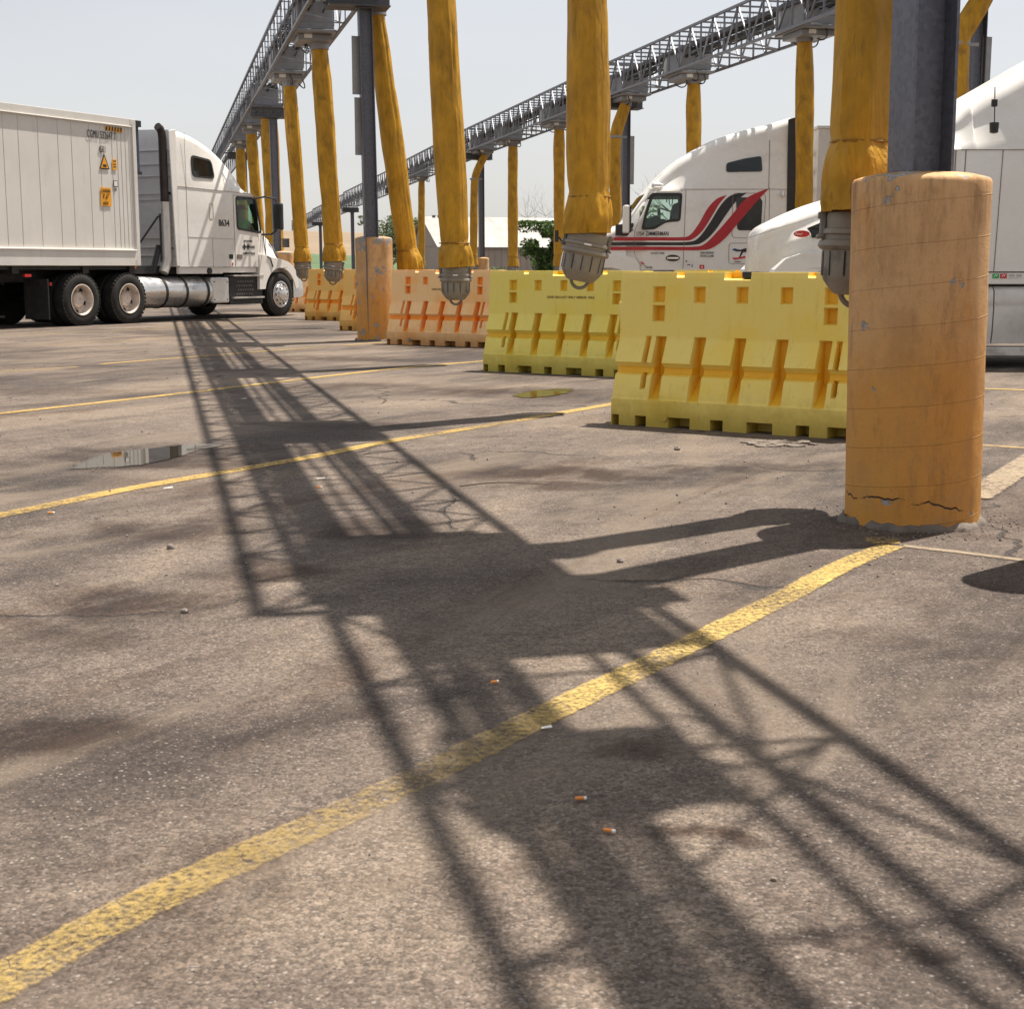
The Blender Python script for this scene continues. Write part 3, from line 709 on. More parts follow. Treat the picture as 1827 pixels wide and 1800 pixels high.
def hose(top, bottom, R, label, seed=0, detail=True, nozzle=True, mid=None, group='yellow air hoses hanging from the gantry', tilt=0., nz_scale=1., strap=.27, rot=None, tilt_dir=(1, 0, 0), side_rot=0, sq=1.05):
    """top = point under the truss, bottom = hem of the sleeve; mid = extra points for a hose strapped to its post"""
    t = thing('air_hose', label, 'hose', (bottom.x, bottom.y, 0), 0, group); o = Vector((bottom.x, bottom.y, 0))
    path = [top - o] + [q - o for q in (mid or [])] + [bottom - o]
    n = 56 if detail else 20
    # resample
    pts = []; 
    for a, b2 in zip(path, path[1:]):
        m_ = max(2, int((b2 - a).length / (.045 if detail else .16)))
        pts += [a.lerp(b2, i / m_) for i in range(m_)]
    pts.append(path[-1])
    for _ in range(3 if mid else 2): pts = [pts[0]] + [(pts[i - 1] + pts[i] * 2 + pts[i + 1]) / 4 for i in range(1, len(pts) - 1)] + [pts[-1]]
    tot = sum((b2 - a).length for a, b2 in zip(pts, pts[1:])); rings = []; L = 0; hem = []
    rot = seed * 1.3 if rot is None else rot
    dprev = None
    for i, p in enumerate(pts):
        if i: L += (p - pts[i - 1]).length
        d = (pts[min(i + 1, len(pts) - 1)] - pts[max(i - 1, 0)]).normalized()
        left = tot - L; r = R * (.86 + .14 * min(1, L / .5)); amp = .085
        if nozzle and left < strap:                # gathered skirt below the strap
            f = 1 - left / strap; r = R * (1.0 + .20 * sin(min(1, f * 1.25) * pi * .62)); amp = .08 + .20 * f
        elif nozzle: r *= 1 - .06 * math.exp(-((left - strap) / .05) ** 2)
        elif left < .25: amp = .16
        bulge = 1 + .035 * sin(L * 2.1 + seed)
        rings.append(sleeve_ring(p, r * bulge, L, i, n, seed, amp, d, .07, sq if not (nozzle and left < strap) else 1.05 + (sq - 1.05) * left / strap, rot))
    m = MB(); m.rings(rings, caps=False); m.build('sleeve', 'fabric', t, smooth=70)
    m = MB(); d0 = (pts[1] - pts[0]).normalized()
    m.tube([pts[0] - d0 * .10, pts[0] - d0 * .02, pts[0] + d0 * .035], [R * 1.06, R * 1.0, R * .99], 20 if detail else 12); m.build('collar', 'hvac', t)
    if mid:
        q = mid[1] - o; m = MB(); m.lathe([(R * 1.06, -.03), (R * 1.07, -.025), (R * 1.07, .025), (R * 1.06, .03)], (q.x, q.y, q.z - .12), 20, caps=False); m.box((q.x + .12, q.y + .02, q.z - .12), (.34, .05, .05)); m.build('post_bracket', 'sign', t)
    if nozzle:
        k = min(range(len(pts)), key=lambda i: abs((pts[-1] - pts[i]).length - strap))
        m = MB(); sr = sleeve_ring(pts[k], R * .995, 0, 0, n, seed, .03, Vector((0, 0, -1)), .02, sq, rot)
        m.tube(sr + [sr[0]], .008, 6); m.build('strap', 'fabric_dark', t)
        nz = bpy.data.objects.new('nozzle', None)
        # nozzle body below the hem
        s_ = nz_scale; base = pts[-1] + Vector((0, 0, .03)); mt = Matrix.Translation(base) @ Matrix.Rotation(tilt, 4, Vector((-tilt_dir[1], tilt_dir[0], 0)).normalized() if tilt else Vector((1, 0, 0))) @ Matrix.Scale(s_, 4) @ Matrix.Rotation(side_rot, 4, 'Z')
        m = MB(); m.lathe([(.135, .06), (.138, 0), (.135, -.045)], n=28, caps=False); 
        m.v = [tuple(mt @ Vector(p)) for p in m.v]; nb = m.build('inner_hose', 'fabric_dark', t)
        m = MB(); N = 36
        prof = [(.10, -.03), (.160, -.03), (.163, -.05), (.160, -.10), (.172, -.105), (.176, -.125), (.165, -.132), (.165, -.150), (.180, -.158), (.186, -.180), (.176, -.192), (.162, -.20), (.160, -.25), (.158, -.315), (.150, -.335), (.128, -.365), (.105, -.392), (.085, -.40), (.02, -.40)]
        rr = []
        for r, z in prof:
            ring = []
            for i in range(N):
                a = 2 * pi * i / N; g = 1
                if -.31 < z < -.195 and i % 6 == 0: g = .955
                sq = 1 / max(abs(cos(a)) ** 3.2 + abs(sin(a)) ** 3.2, 1e-6) ** (1 / 3.2)
                g *= .55 * sq + .45
                ring.append(Vector((r * g * cos(a), r * g * .86 * sin(a), z)))
            rr.append(ring)
        m.rings(rr); m.v = [tuple(mt @ Vector(p)) for p in m.v]; body = m.build('nozzle', 'nozzle', t, smooth=28)
        m = MB(); m.torus((0, 0, -.385), .066, .013, 'Y', 16, 8, pi, 2 * pi)
        m.tube([(-.075, 0, -.36), (0, .0, -.372), (.075, 0, -.36)], .012, 8); m.v = [tuple(mt @ Vector(p)) for p in m.v]; m.build('handle', 'nozzle_dark', body)
        m = MB()
        for i in range(14):
            a = 2 * pi * (i + .5) / 14; sq = 1 / max(abs(cos(a)) ** 3.2 + abs(sin(a)) ** 3.2, 1e-6) ** (1 / 3.2); g = (.55 * sq + .45) * .1605
            m.bar((g * cos(a), g * .86 * sin(a), -.205), (g * cos(a) * .985, g * .86 * sin(a) * .985, -.315), .007)
        m.v = [tuple(mt @ Vector(p)) for p in m.v]; m.build('seam_groove', 'black', body, smooth=0)
        for sx in (-1, 1):
            m = MB(); m.box((sx * .172, -.02, -.085), (.024, .055, .13)); m.box((sx * .186, -.02, -.045), (.018, .04, .03)); m.lathe([(.012, -.05), (.012, .05)], (sx * .185, -.02, -.14), 8, 'Y')
            m.v = [tuple(mt @ Vector(p)) for p in m.v]; m.build('latch', 'nozzle_dark', body, smooth=0, bevel=.004)
        m = MB(); m.box((.02, -.150, -.118), (.055, .012, .014)); m.v = [tuple(mt @ Vector(p)) for p in m.v]; m.build('label_plate', 'decal_white', body, smooth=0)
        bpy.data.objects.remove(nz)
    return t

LEAN = (-.012, -.016)
def onA(s, off=0, z=0): return P1 + DV * s + NV * off + Vector((0, 0, z))
SP = 16.42
zA = 5.17; HT = .93; WA0, WA1 = -.71, .09
gantry_post(onA(-SP), 4.9, 'steel gantry post standing behind the camera position')
gantry_post(onA(0, .025), 4.93, 'nearest steel gantry post rising out of the tall cracked bollard', LEAN, sign=[(3.40, 3.80, .44, .0)], size=.20)
gantry_post(onA(SP), 4.84, 'steel gantry post on the peeling yellow bollard behind the barriers', LEAN, sign=[(3.62, 4.45, .12, -.155), (2.75, 3.58, .10, -.15)])
gantry_post(onA(2 * SP, -.14), 4.86, 'steel gantry post just right of the white truck cab', (-.008, 0))
gantry_post(onA(3 * SP), 4.98, 'far steel gantry post hidden behind the white truck cab roof')
GA = 'truss spans of the left gantry'
truss('overhead_truss', onA(-SP, .16), onA(-.03, .16), zA - .12, zA - .12, WA0 - .04, WA1 - .05, .75, 'steel box truss overhead of the camera, seen by its foreground shadow', GA, seed=1, bay=.8, brace=.028)
truss('overhead_truss', onA(.0), onA(SP - .06), zA, zA, WA0, WA1, HT, 'steel box truss between the tall bollard and the peeling bollard', GA, seed=2, bay=.5, brace=.024)
truss('overhead_truss', onA(SP + .06), onA(2 * SP - .06), zA, zA, WA0, WA1, HT, 'galvanised truss span climbing over the white cab and two hoses', GA, seed=3, bay=.85, brace=.02)
truss('overhead_truss', onA(2 * SP + .06), onA(3 * SP - .06), zA, zA, WA0, WA1, HT, 'truss span beyond the post beside the white cab', GA, seed=4, bay=.85, brace=.02)
truss('overhead_truss', onA(3 * SP + .06), onA(5 * SP), zA, zA, WA0, WA1, HT, 'farthest truss span of the left gantry, above the cab roof', GA, seed=5, bay=.95, brace=.022, detail=False)

UA = 'ventilation units in the left gantry'
HA = 'yellow air hoses of the left gantry'
def X(px, Y): return (px - 913.5) / 2600.0
def atz(px, Y, z):
    c, s = cos(PITCH), sin(PITCH); zf = Y * c - (z - CAM_H) * s
    return Vector(((px - 913.5) / 2600 * zf, Y, z))
ha = [
 # Y top px@z, bottom px, hem z, R
 dict(Y=6.82, tp=(1.685, 4.95), tY=7.0, sq=1.27, rot=.73, bp=(1537, 6.82), hem=1.345, R=.157, seed=1, tilt=.04,  label='nearest yellow hose, partly behind the tall cracked bollard', strap=.30),
 dict(Y=11.35, tp=(.52, 4.95), bp=(1052, 11.35), hem=1.36, R=.163, seed=2, tilt=.19, label='thick yellow hose with a tilted nozzle before the striped truck', strap=.29),
 dict(Y=16.9, tp=(-.84, 4.95), bp=(813, 16.9), hem=1.105, R=.178, seed=3, tilt=.0, label='yellow hose hanging in front of the faded orange barrier', strap=.27),
 dict(Y=22.75, tp=(-2.05, 4.85), bp=(731, 22.75), hem=1.04, R=.168, seed=4, tilt=.1, label='slanting yellow hose that hangs beside the second steel post', strap=.33),
 dict(Y=27.2, tp=(-3.46, 5.0), bp=(597, 27.2), hem=1.215, R=.165, seed=5, tilt=.1, label='yellow hose with nozzle overlapping the gap of two amber barriers', strap=.30),
 dict(Y=32.6, tp=(-4.82, 5.0), bp=(540, 32.6), hem=1.23, R=.160, seed=6, tilt=-.05, label='yellow hose ending just right of the white truck hood', strap=.30),
 dict(Y=39.2, tp=(-6.36, 5.0), bp=(492, 39.2), hem=1.2, R=.22, seed=7, tilt=0, label='yellow hose hanging behind the post beside the white cab', strap=.3),
 dict(Y=44.0, tp=(-7.66, 5.0), bp=(466, 44.0), hem=1.2, R=.17, seed=8, tilt=0, label='yellow hose rising directly behind the cab mirror', strap=.3),
 dict(Y=49.3, tp=(-8.95, 5.0), bp=(437, 49.3), hem=1.2, R=.17, seed=9, tilt=0, label='farthest visible yellow hose above the white cab windshield', strap=.3)]
def bpt(h):
    p = atz(h['bp'][0], h['Y'], h['hem']); return p
for h in ha:
    Y = h['Y']; hose(Vector((h['tp'][0], h.get('tY', Y), h['tp'][1])), bpt(h), h['R'], h['label'], h['seed'], Y < 36, True, None, HA, h['tilt'], 1.0, h['strap'], rot=h.get('rot', {2: 1.0, 3: 1.2}.get(h['seed'])), side_rot=-.12, sq=h.get('sq', 1.05))
    s = (Vector((h['tp'][0], Y, 0)) - P1).dot(DV)
    hvac_unit(onA(s, (WA0 + WA1) / 2, zA), h['label'].replace('yellow hose', 'yellow hose').join(('', '')) and {1: 'ventilation unit above the nearest yellow hose', 2: 'ventilation unit above the hose with the tilted nozzle', 3: 'ventilation unit above the hose before the faded orange barrier', 4: 'ventilation unit at the second steel post above the slanting hose', 5: 'grey ventilation unit with label plate atop the hose between amber barriers', 6: 'ventilation unit on the hose right of the white truck hood', 7: 'ventilation unit by the post beside the white cab', 8: 'ventilation unit over the hose behind the cab mirror', 9: 'farthest ventilation unit of the left gantry'}[h['seed']], .82, HT, h['seed'], UA)
for k, s in enumerate((-.50, -6.4, -1.80)):
    hvac_unit(onA(s, (WA0 + WA1) / 2 + (.12 if k < 2 else -.08), zA - .12), ('ventilation unit whose shadow lies on the near foreground', 'ventilation unit overhead behind the camera', 'unseen shrunken ventilation unit added to shade the near foreground')[k], .78, .75, 20 + k, UA).scale = ((.52, 1, 1) if k == 0 else (1, 1, 1) if k == 1 else (.40, .62, 1))  # last unit is squeezed and added out of view purely for its shadow

# right gantry
PB = Vector((2.9, 38.0, 0))
def onB(Y, off=0, z=0):
    s = (Y - 38.0) / DV.y; return PB + DV * s + NV * off + Vector((0, 0, z))
GB = 'truss spans of the right gantry'; UB = 'ventilation units in the right gantry'; HB = 'yellow air hoses of the right gantry'
pb = [(21.9, 5.0, 'steel post of the right gantry behind the near bollard'), (38.0, 5.05, 'steel post of the right gantry just left of the striped truck'), (54.8, 5.0, 'steel post with faded bollard in front of the barn'), (73.6, 4.72, 'steel post of the right gantry behind the slanting hose'), (91, 4.45, 'steel post seen just left of the peeling bollard'), (109, 4.15, 'farthest steel post, seen between two hoses by the crop field')]
for Y, z, lb in pb:
    gantry_post(onB(Y), z, lb, (-.004, 0), sign=[(3.2, 4.4, .16, .15)] if Y < 40 else None, beam=1.0, boff=-.1)
WB0, WB1 = -.55, .35
spans = [(5.0, 21.8, 5.3, 5.27, 'truss span of the right gantry past the right edge'), (21.95, 37.9, 5.27, 5.33, 'long truss span over the striped truck cab'), (38.1, 54.7, 5.33, 5.28, 'truss span left of the thick tilted hose'), (54.9, 73.5, 5.28, 5.05, 'truss span above the barn gable'), (73.8, 90.9, 4.98, 4.80, 'truss span seen either side of the second bollard post'), (91.1, 108.9, 4.70, 4.50, 'stepped down truss span above the crop field'), (109.1, 126, 4.38, 4.2, 'farthest truss span of the right gantry')]
for i, (a, b2, z0, z1, lb) in enumerate(spans):
    truss('overhead_truss', onB(a), onB(b2), z0, z1, WB0, WB1, .82, lb, GB, .66, 10 + i, .036 if i < 4 else .045, i < 4)
hb = [(16.6, 'c', 'yellow hose of the right gantry past the right edge'), (27.3, 1434, 'yellow hose hanging over the rear of the striped truck'), (33.4, 1236, 'yellow hose behind the roof of the striped truck'),
      (44.2, 998, 'yellow hose by the green bush at the barn'), (50.2, 915, 'yellow hose in front of the middle of the barn wall'), (67.2, 752, 'yellow hose at the left gable of the barn')]
for i, (Y, px, lb) in enumerate(hb):
    zt = 5.15 if Y < 60 else 4.98
    if px == 'c':
        p = onB(Y, -.1); top = Vector((p.x, Y, zt)); bot = Vector((p.x, Y, 1.2))
    else:
        top = atz(px + (2 if Y < 40 else 0), Y, zt); bot = atz(px, Y, 1.15)
    hose(top, bot, .155 if Y < 30 else .165, lb, 30 + i, Y < 36, Y > 60 or Y < 40 or True, None, HB, 0, .95, .28)
    s = (top - PB).dot(DV); q = PB + DV * s + NV * (WB0 + WB1) / 2
    hvac_unit(Vector((q.x, q.y, zt + .12)), ['ventilation unit of the right gantry past the right edge', 'ventilation unit over the hose at the striped truck rear', 'pale ventilation unit above the hose behind the truck roof', 'ventilation unit above the hose by the green bush', 'ventilation unit above the hose at the barn wall', 'ventilation unit above the hose at the barn gable'][i], .86, .82, 40 + i, UB)
for i, (Y, px0, px1, z1, lb) in enumerate([(21.5, 1775, 1711, 4.35, 'yellow hose slanting to the post behind the near bollard'), (37.5, 1117, 1098, 4.45, 'yellow hose strapped to the post left of the striped truck'), (54.2, 866, 846, 4.4, 'yellow hose strapped to the post in front of the barn')]):
    zt = 5.15; a = atz(px0, Y, zt); b2 = atz(px1, Y, z1); c = atz(px1 - 1, Y, 1.2)
    hose(a, c, .15, lb, 50 + i, Y < 30, True, [a.lerp(b2, .3) , b2, b2 + Vector((0, 0, -.35))], HB, 0, .95, .28)
    q = PB + DV * ((a - PB).dot(DV)) + NV * (WB0 + WB1) / 2
    hvac_unit(Vector((q.x, q.y, zt + .12)), ['ventilation unit at the post behind the near bollard', 'ventilation unit at the post left of the striped truck', 'ventilation unit at the post in front of the barn'][i], .86, .82, 60 + i, UB)

# ------------------------------------------------------------------ bollards
def bollard(loc, mat, label, h=1.49, R=.298, lean=0., base=True, seed=0, n=96):
    t = thing('bollard', label, 'bollard', loc, 0, 'round concrete bollards')
    prof = [(R * 1.004, 0)] + [(R, .06 + (h - .13) * i / 30) for i in range(31)] + [(R - .001, h - .022), (R - .005, h - .010), (R - .014, h - .002), (R - .03, h + .003), (R * .7, h + .016), (R * .35, h + .026), (.02, h + .03)]
    rings = []
    for r, z in prof:
        ring = []
        for k in range(n):
            a = 2 * pi * k / n; q = noise.noise(Vector((cos(a) * 1.5, sin(a) * 1.5, z * 2 + seed))) * .004 + noise.noise(Vector((cos(a) * 6, sin(a) * 6, z * 6 + seed))) * .0022
            ring.append(Vector(((r + q) * cos(a) + lean * z, (r + q) * sin(a), z + (q * .8 if z > h - .06 else 0))))
        rings.append(ring)
    m = MB(); m.rings(rings); m.build('body', mat, t, smooth=40)
    if base:
        rings = []
        for (r, z) in [(R * 1.10, -.02), (R * 1.085, .010), (R * 1.035, .024), (R * .99, .030)]:
            rings.append([Vector(((r + .05 * noise.noise(Vector((cos(2 * pi * k / 72) * 4, sin(2 * pi * k / 72) * 4, seed)))) * cos(2 * pi * k / 72), (r + .05 * noise.noise(Vector((cos(2 * pi * k / 72) * 4, sin(2 * pi * k / 72) * 4, seed)))) * sin(2 * pi * k / 72), z * (1 + .8 * noise.noise(Vector((k * .5, seed, z * 9)))))) for k in range(72)])
        m = MB(); m.rings(rings, caps=False); m.build('footing', 'concrete', t, smooth=50)
    return t
bollard((1.765, 6.345, 0), 'bollard_a', 'tall cracked orange bollard with a steel column rising from it', 1.475, .289, -.016, seed=1)
bollard((-2.08, 22.45, 0), 'bollard_b', 'yellow bollard with peeling grey patches beside the faded peach barrier', 1.55, .285, -.012, seed=2)
pB3 = onB(54.8); bollard((pB3.x, pB3.y, 0), 'bollard_c', 'small far bollard in front of the barn wall', 1.46, .27, 0, False, 3, 40)
pB2 = onB(38); bollard((pB2.x, pB2.y, 0), 'bollard_c', 'far bollard hidden behind the tilted nozzle', 1.46, .27, 0, False, 4, 40)
pA3 = onA(2 * SP); bollard((pA3.x, pA3.y, 0), 'bollard_b', 'far bollard behind the white truck hood', 1.5, .28, 0, False, 5, 40)
bollard((2.20, 5.42, 0), 'bollard_c', 'assumed unseen bollard past the right edge, added to cast a rounded shadow', 1.40, .19, 0, True, 6, 48)  # assumed stand-in outside the frame, sized and placed to cast the rounded shadow

# ------------------------------------------------------------------ barriers
def barrier(corner, ang, mat, label, cap=False, stencil=True, seed=0, logo=False, group='water-filled plastic barriers'):
    """corner = left front bottom corner (ground); ang = heading of the long axis, clockwise from +Y"""
    ax = Vector((sin(ang), cos(ang), 0)); bk = Vector((-ax.y, ax.x, 0)); Lx, Hh, TB = 1.86, 1.07, .50
    t = thing('traffic_barrier', label, 'barrier', corner + ax * Lx / 2 + bk * TB / 2, math.atan2(ax.y, ax.x), group)
    def prof(z):   # half thickness
        return interp([(0, .250), (.185, .250), (.20, .236), (.345, .196), (.352, .192), (.372, .158), (.405, .150), (.432, .178), (.445, .200), (.60, .134), (.612, .130), (1.03, .112), (1.07, .105)], z)
    e = .008
    slots = [(.325 + i * .303) for i in range(5)]; sw = .037
    xs = {0, Lx}
    def edge(S_, x): S_.add(round(x - e, 4)); S_.add(round(x + e, 4))
    for c in slots: edge(xs, c - sw); edge(xs, c + sw)
    thin = [(.215, .245), (Lx - .245, Lx - .215)]
    for a, b2 in thin: edge(xs, a); edge(xs, b2)
    pk = [(c - .038, c + .038) for c in [.325 + i * .303 for i in range(5)]]
    pk = [(.300 + i * .315 - .04, .300 + i * .315 + .04) for i in range(5)]
    for a, b2 in pk: edge(xs, a); edge(xs, b2)
    feet = [(.015, .055), (.20, .28), (.46, .61), (.78, .86), (1.05, 1.22), (1.40, 1.48), (1.62, 1.78)]
    for a, b2 in feet: edge(xs, a); edge(xs, b2)
    tops = [(.44, .485, .03), (.80, .98, .045), (1.395, 1.44, .03)]
    for a, b2, d in tops: edge(xs, a); edge(xs, b2)
    zs = set()
    for z in (.0, .185, .20, .345, .352, .372, .39, .405, .418, .432, .445, .60, .612, 1.03, Hh): zs.add(z)
    for z in (.25, .30, .50, .55, .7, .8, .9): zs.add(z)
    for z in (.62, .19, .265, .62): edge(zs, z)
    for z in (.735, .835, .865, .965): edge(zs, z)
    for z in (.066, .10): edge(zs, z)
    for z in (Hh - .03, Hh - .045): edge(zs, z)
    xs = sorted(xs); zs = sorted(zs)
    def depth(x, z):
        d = prof(z)
        for c in slots:
            if abs(x - c) < sw and .185 < z < .62: d = min(d, .062 if z > .33 else .062 + (.33 - z) / .145 * .165)
        for a, b2 in thin:
            if a < x < b2 and (.44 < z < .62): d = min(d, .095)
            if a < x < b2 and .265 < z < .36: d = min(d, .12)
        for i, (a, b2) in enumerate(pk):
            if a < x < b2 and .865 < z < .965: d -= .045
            if i in (0, 4) and a < x < b2 and .735 < z < .835: d -= .07
        for k, (a, b2) in enumerate(feet):
            if a < x < b2 and z < .066: d -= .16
        for a, b2, dd in tops:
            if a < x < b2 and z > Hh - dd: d = .012
        return d
    m = MB(); n = len(xs); fv = []
    for sgn in (-1, 1):
        o = len(m.v); vs = []
        for z in zs:
            for x in xs:
                q = .0035 * noise.noise(Vector((x * 2.2, z * 2.2, seed + sgn)))
                rise = 0
                vs.append((x - Lx / 2, sgn * (depth(x, z) + q), z))
        m.add(vs, [(j * n + i, j * n + i + 1, (j + 1) * n + i + 1, (j + 1) * n + i) for j in range(len(zs) - 1) for i in range(n - 1)])
    N = n * len(zs); J = len(zs)
    m.f += [((J - 1) * n + i, (J - 1) * n + i + 1, N + (J - 1) * n + i + 1, N + (J - 1) * n + i) for i in range(n - 1)]
    m.f += [(i, i + 1, N + i + 1, N + i) for i in range(n - 1)]
    m.f += [(j * n, (j + 1) * n, N + (j + 1) * n, N + j * n) for j in range(J - 1)]
    m.f += [(j * n + n - 1, (j + 1) * n + n - 1, N + (j + 1) * n + n - 1, N + j * n + n - 1) for j in range(J - 1)]
    m.mi = [0] * len(m.f)
    bo = m.build('body', mat, t, smooth=25)
    at_ = bo.data.attributes.new('recess', 'FLOAT', 'POINT')      # moulded recesses take a deeper, more saturated plastic colour
    for i, v in enumerate(bo.data.vertices): at_.data[i].value = 1.0 if (abs(v.co.y) < prof(v.co.z) - .012 and v.co.z > .12) or (.36 < v.co.z < .41) else 0.0
    # interlocking end knuckles
    for sx, zz in ((-1, (.25, .8)), (1, (.45, .95))):
        m = MB()
        for z in zz: m.lathe([(.052, z - .06), (.058, z - .05), (.058, z + .05), (.052, z + .06)], (sx * (Lx / 2 + .018), 0, 0), 18)
        m.build('hinge_knuckle', mat, t)
    if cap:
        m = MB(); m.box((.045, 0, Hh - .018), (.145, .15, .045)); m.build('fill_cap', 'black', t, smooth=0, bevel=.008)
    if stencil:
        yy = -(prof(.80) + .004)
        text('SAND BALLAST ONLY 4000LBS. MAX', .036, 'stencil', t, frame((-.20, yy, .785), (1, 0, 0), (0, .03, 1)), 'stencil_lettering', xs=.9, sp=1.1)
    m = MB(); m.lathe([(.028, -.012), (.028, .004), (.018, .006), (.016, -.002), (.004, -.002)], (-Lx / 2 + .42, -.252, .07), 18, 'Y'); m.build('drain_plug', 'nozzle' if logo else mat, t)
    return t
def gv(x, y): p = G(x, y); return Vector((p.x, p.y, 0))
BA = radians(123.0)
barrier(gv(1090, 757), BA, 'bar_yellow', 'yellow plastic barrier with a black fill cap and no lettering', True, False, 1)
barrier(gv(862, 662), BA, 'bar_lemon', 'lemon yellow barrier with stencilled lettering and scuffed foot', True, True, 2)
barrier(gv(690, 614), BA, 'bar_orange', 'faded peach barrier with stencilled lettering beside the peeling bollard', False, True, 3, logo=True)
barrier(gv(606, 589), BA, 'bar_amber', 'amber barrier half hidden behind the peeling bollard', False, False, 4)
barrier(gv(544, 571), BA, 'bar_amber', 'amber barrier beside the white truck front bumper', False, False, 5)
barrier(Vector((-5.75, 37.4, 0)), BA, 'bar_orange', 'farthest orange barrier, behind the white truck bumper', False, False, 6)
barrier(Vector((2.16, 19.4, 0)), radians(92), 'bar_yellow', 'yellow barrier whose top peeks over the nearest barrier', False, False, 7)

# ------------------------------------------------------------------ trucks
def wheel(parent, x, y, z, R, side, kind, width=.28):
    """side = +1 outward along +y, -1 along -y; kind 'drive' (deep dish), 'steer' (bulging), 'simple'"""
    w_ = width; s = side
    tp = [(R * .60, -w_ / 2), (R * .80, -w_ / 2 - .004), (R * .94, -w_ / 2 + .012), (R, -w_ / 2 + .04), (R, -.012), (R - .012, -.006), (R - .012, .006), (R, .012), (R, w_ / 2 - .04), (R * .94, w_ / 2 - .012), (R * .80, w_ / 2 + .004), (R * .66, w_ / 2), (R * .575, w_ / 2 - .012), (R * .56, w_ / 2 - .05)]
    m = MB(); m.lathe([(r, h * s) for r, h in tp], (x, y, z), 56, 'Y', caps=False)
    for k in range(40):      # shoulder blocks
        a = 2 * pi * k / 40
        m.box(Vector((x + (R - .004) * sin(a), y + s * (w_ / 2 - .035), z + (R - .004) * cos(a))), (.045, .05, .022), 0, a)
    ty = m.build('tyre', 'rubber', parent, smooth=40)
    m = MB(); e = w_ / 2
    if kind == 'drive': pr = [(R * .60, e + .006), (R * .565, e + .008), (R * .54, e - .02), (R * .52, e - .10), (R * .50, e - .15), (R * .40, e - .165), (R * .36, e - .17), (R * .30, e - .17), (R * .28, e - .09), (R * .22, e - .06), (.01, e - .06)]
    else: pr = [(R * .60, e + .006), (R * .565, e + .010), (R * .53, e - .012), (R * .49, e - .02), (R * .46, e + .012), (R * .36, e + .045), (R * .31, e + .05), (R * .28, e + .085), (R * .20, e + .105), (.01, e + .108)]
    m.lathe([(r, h * s) for r, h in pr], (x, y, z), 40, 'Y', caps=False); m.build('rim', 'rust' if kind == 'drive' else 'alum', ty)
    m = MB()
    for k in range(10):
        a = 2 * pi * k / 10; rr = R * .335; m.lathe([(.016, 0), (.018, .02), (.010, .045)], (x + rr * sin(a), y + s * (e - .17 if kind == 'drive' else e + .046) - (0 if s > 0 else .045), z + rr * cos(a)), 8, 'Y')
    m.build('lug_nut', 'alum_dull', ty)
    m = MB()
    for k in range(10 if kind != 'drive' else 5):
        a = 2 * pi * (k + .5) / (10 if kind != 'drive' else 5); rr = R * (.45 if kind == 'drive' else .425); hh = (e - .148) if kind == 'drive' else (e + .026)
        m.lathe([(.040 if kind == 'drive' else .034, -.004), (.036 if kind == 'drive' else .030, .006)], (x + rr * sin(a), y + s * hh, z + rr * cos(a)), 14, 'Y')
    m.build('hand_hole', 'black', ty)
    return ty

def section(w_, wt, zb, zs, zt, r, crown=.03, n=6):
    """half-section points from bottom up the +y side to the crown, mirrored to a full ring"""
    r = max(.01, min(r, (zt - zs) * .95 if zt > zs else .01, wt * .8)); pts = [(w_, zb), (w_, zb + (zs - zb) * .35), (w_, zb + (zs - zb) * .7), (w_, zs)]
    z1 = zt - r
    for i in range(1, 4): f = i / 4; pts.append((w_ + (wt - w_) * f, zs + (z1 - zs) * f))
    for i in range(n + 1): a = pi / 2 * i / n; pts.append((wt - r + r * cos(a), z1 + r * sin(a)))
    for f in (.6, .25): pts.append(((wt - r) * f, zt + crown * (1 - f * f)))
    full = pts + [(-y, z) for y, z in reversed(pts)]
    return full
def loft(tab, mirror_mi=0):
    """tab rows: (x, halfwidth, top halfwidth, zbottom, zshoulder, ztop, radius, crown)"""
    m = MB(); rings = [[Vector((r[0], y, z)) for y, z in section(*r[1:])] for r in tab]; m.rings(rings); return m
def boolean_cut(o, loops, y0, y1, cavity=None, m=None):
    if m is None: m = MB(); m.plate(loops, lambda a, b2, d: (a, y0 + (y1 - y0) * d, b2), 1.0, 0)
    if cavity: boolean_cut(o, [cavity[0]], cavity[1], cavity[2])
    c = m.build('cutter', ['interior'], smooth=0)
    o.data.materials.append(M['interior'])
    md = o.modifiers.new('cut', 'BOOLEAN'); md.operation = 'DIFFERENCE'; md.object = c; md.solver = 'EXACT'
    try: md.material_mode = 'TRANSFER'
    except Exception: pass
    c.parent = o.parent
    bpy.context.view_layer.update()
    me = bpy.data.meshes.new_from_object(o.evaluated_get(bpy.context.evaluated_depsgraph_get()))
    o.modifiers.clear(); o.data = me
    bpy.data.objects.remove(c)
def cut_mb(o, m):
    boolean_cut(o, None, 0, 0, None, m)
def sp_fn(y, out): return lambda a, b2, d: (a, y + out * d, b2)     # side plates: (x, z) pattern standing out along y
def seam(m, pts, y, out, wd=.010):
    for a, b2 in zip(pts, pts[1:]):
        m.bar((a[0], y + out * .002, a[1]), (b2[0], y + out * .002, b2[1]), wd, .006)

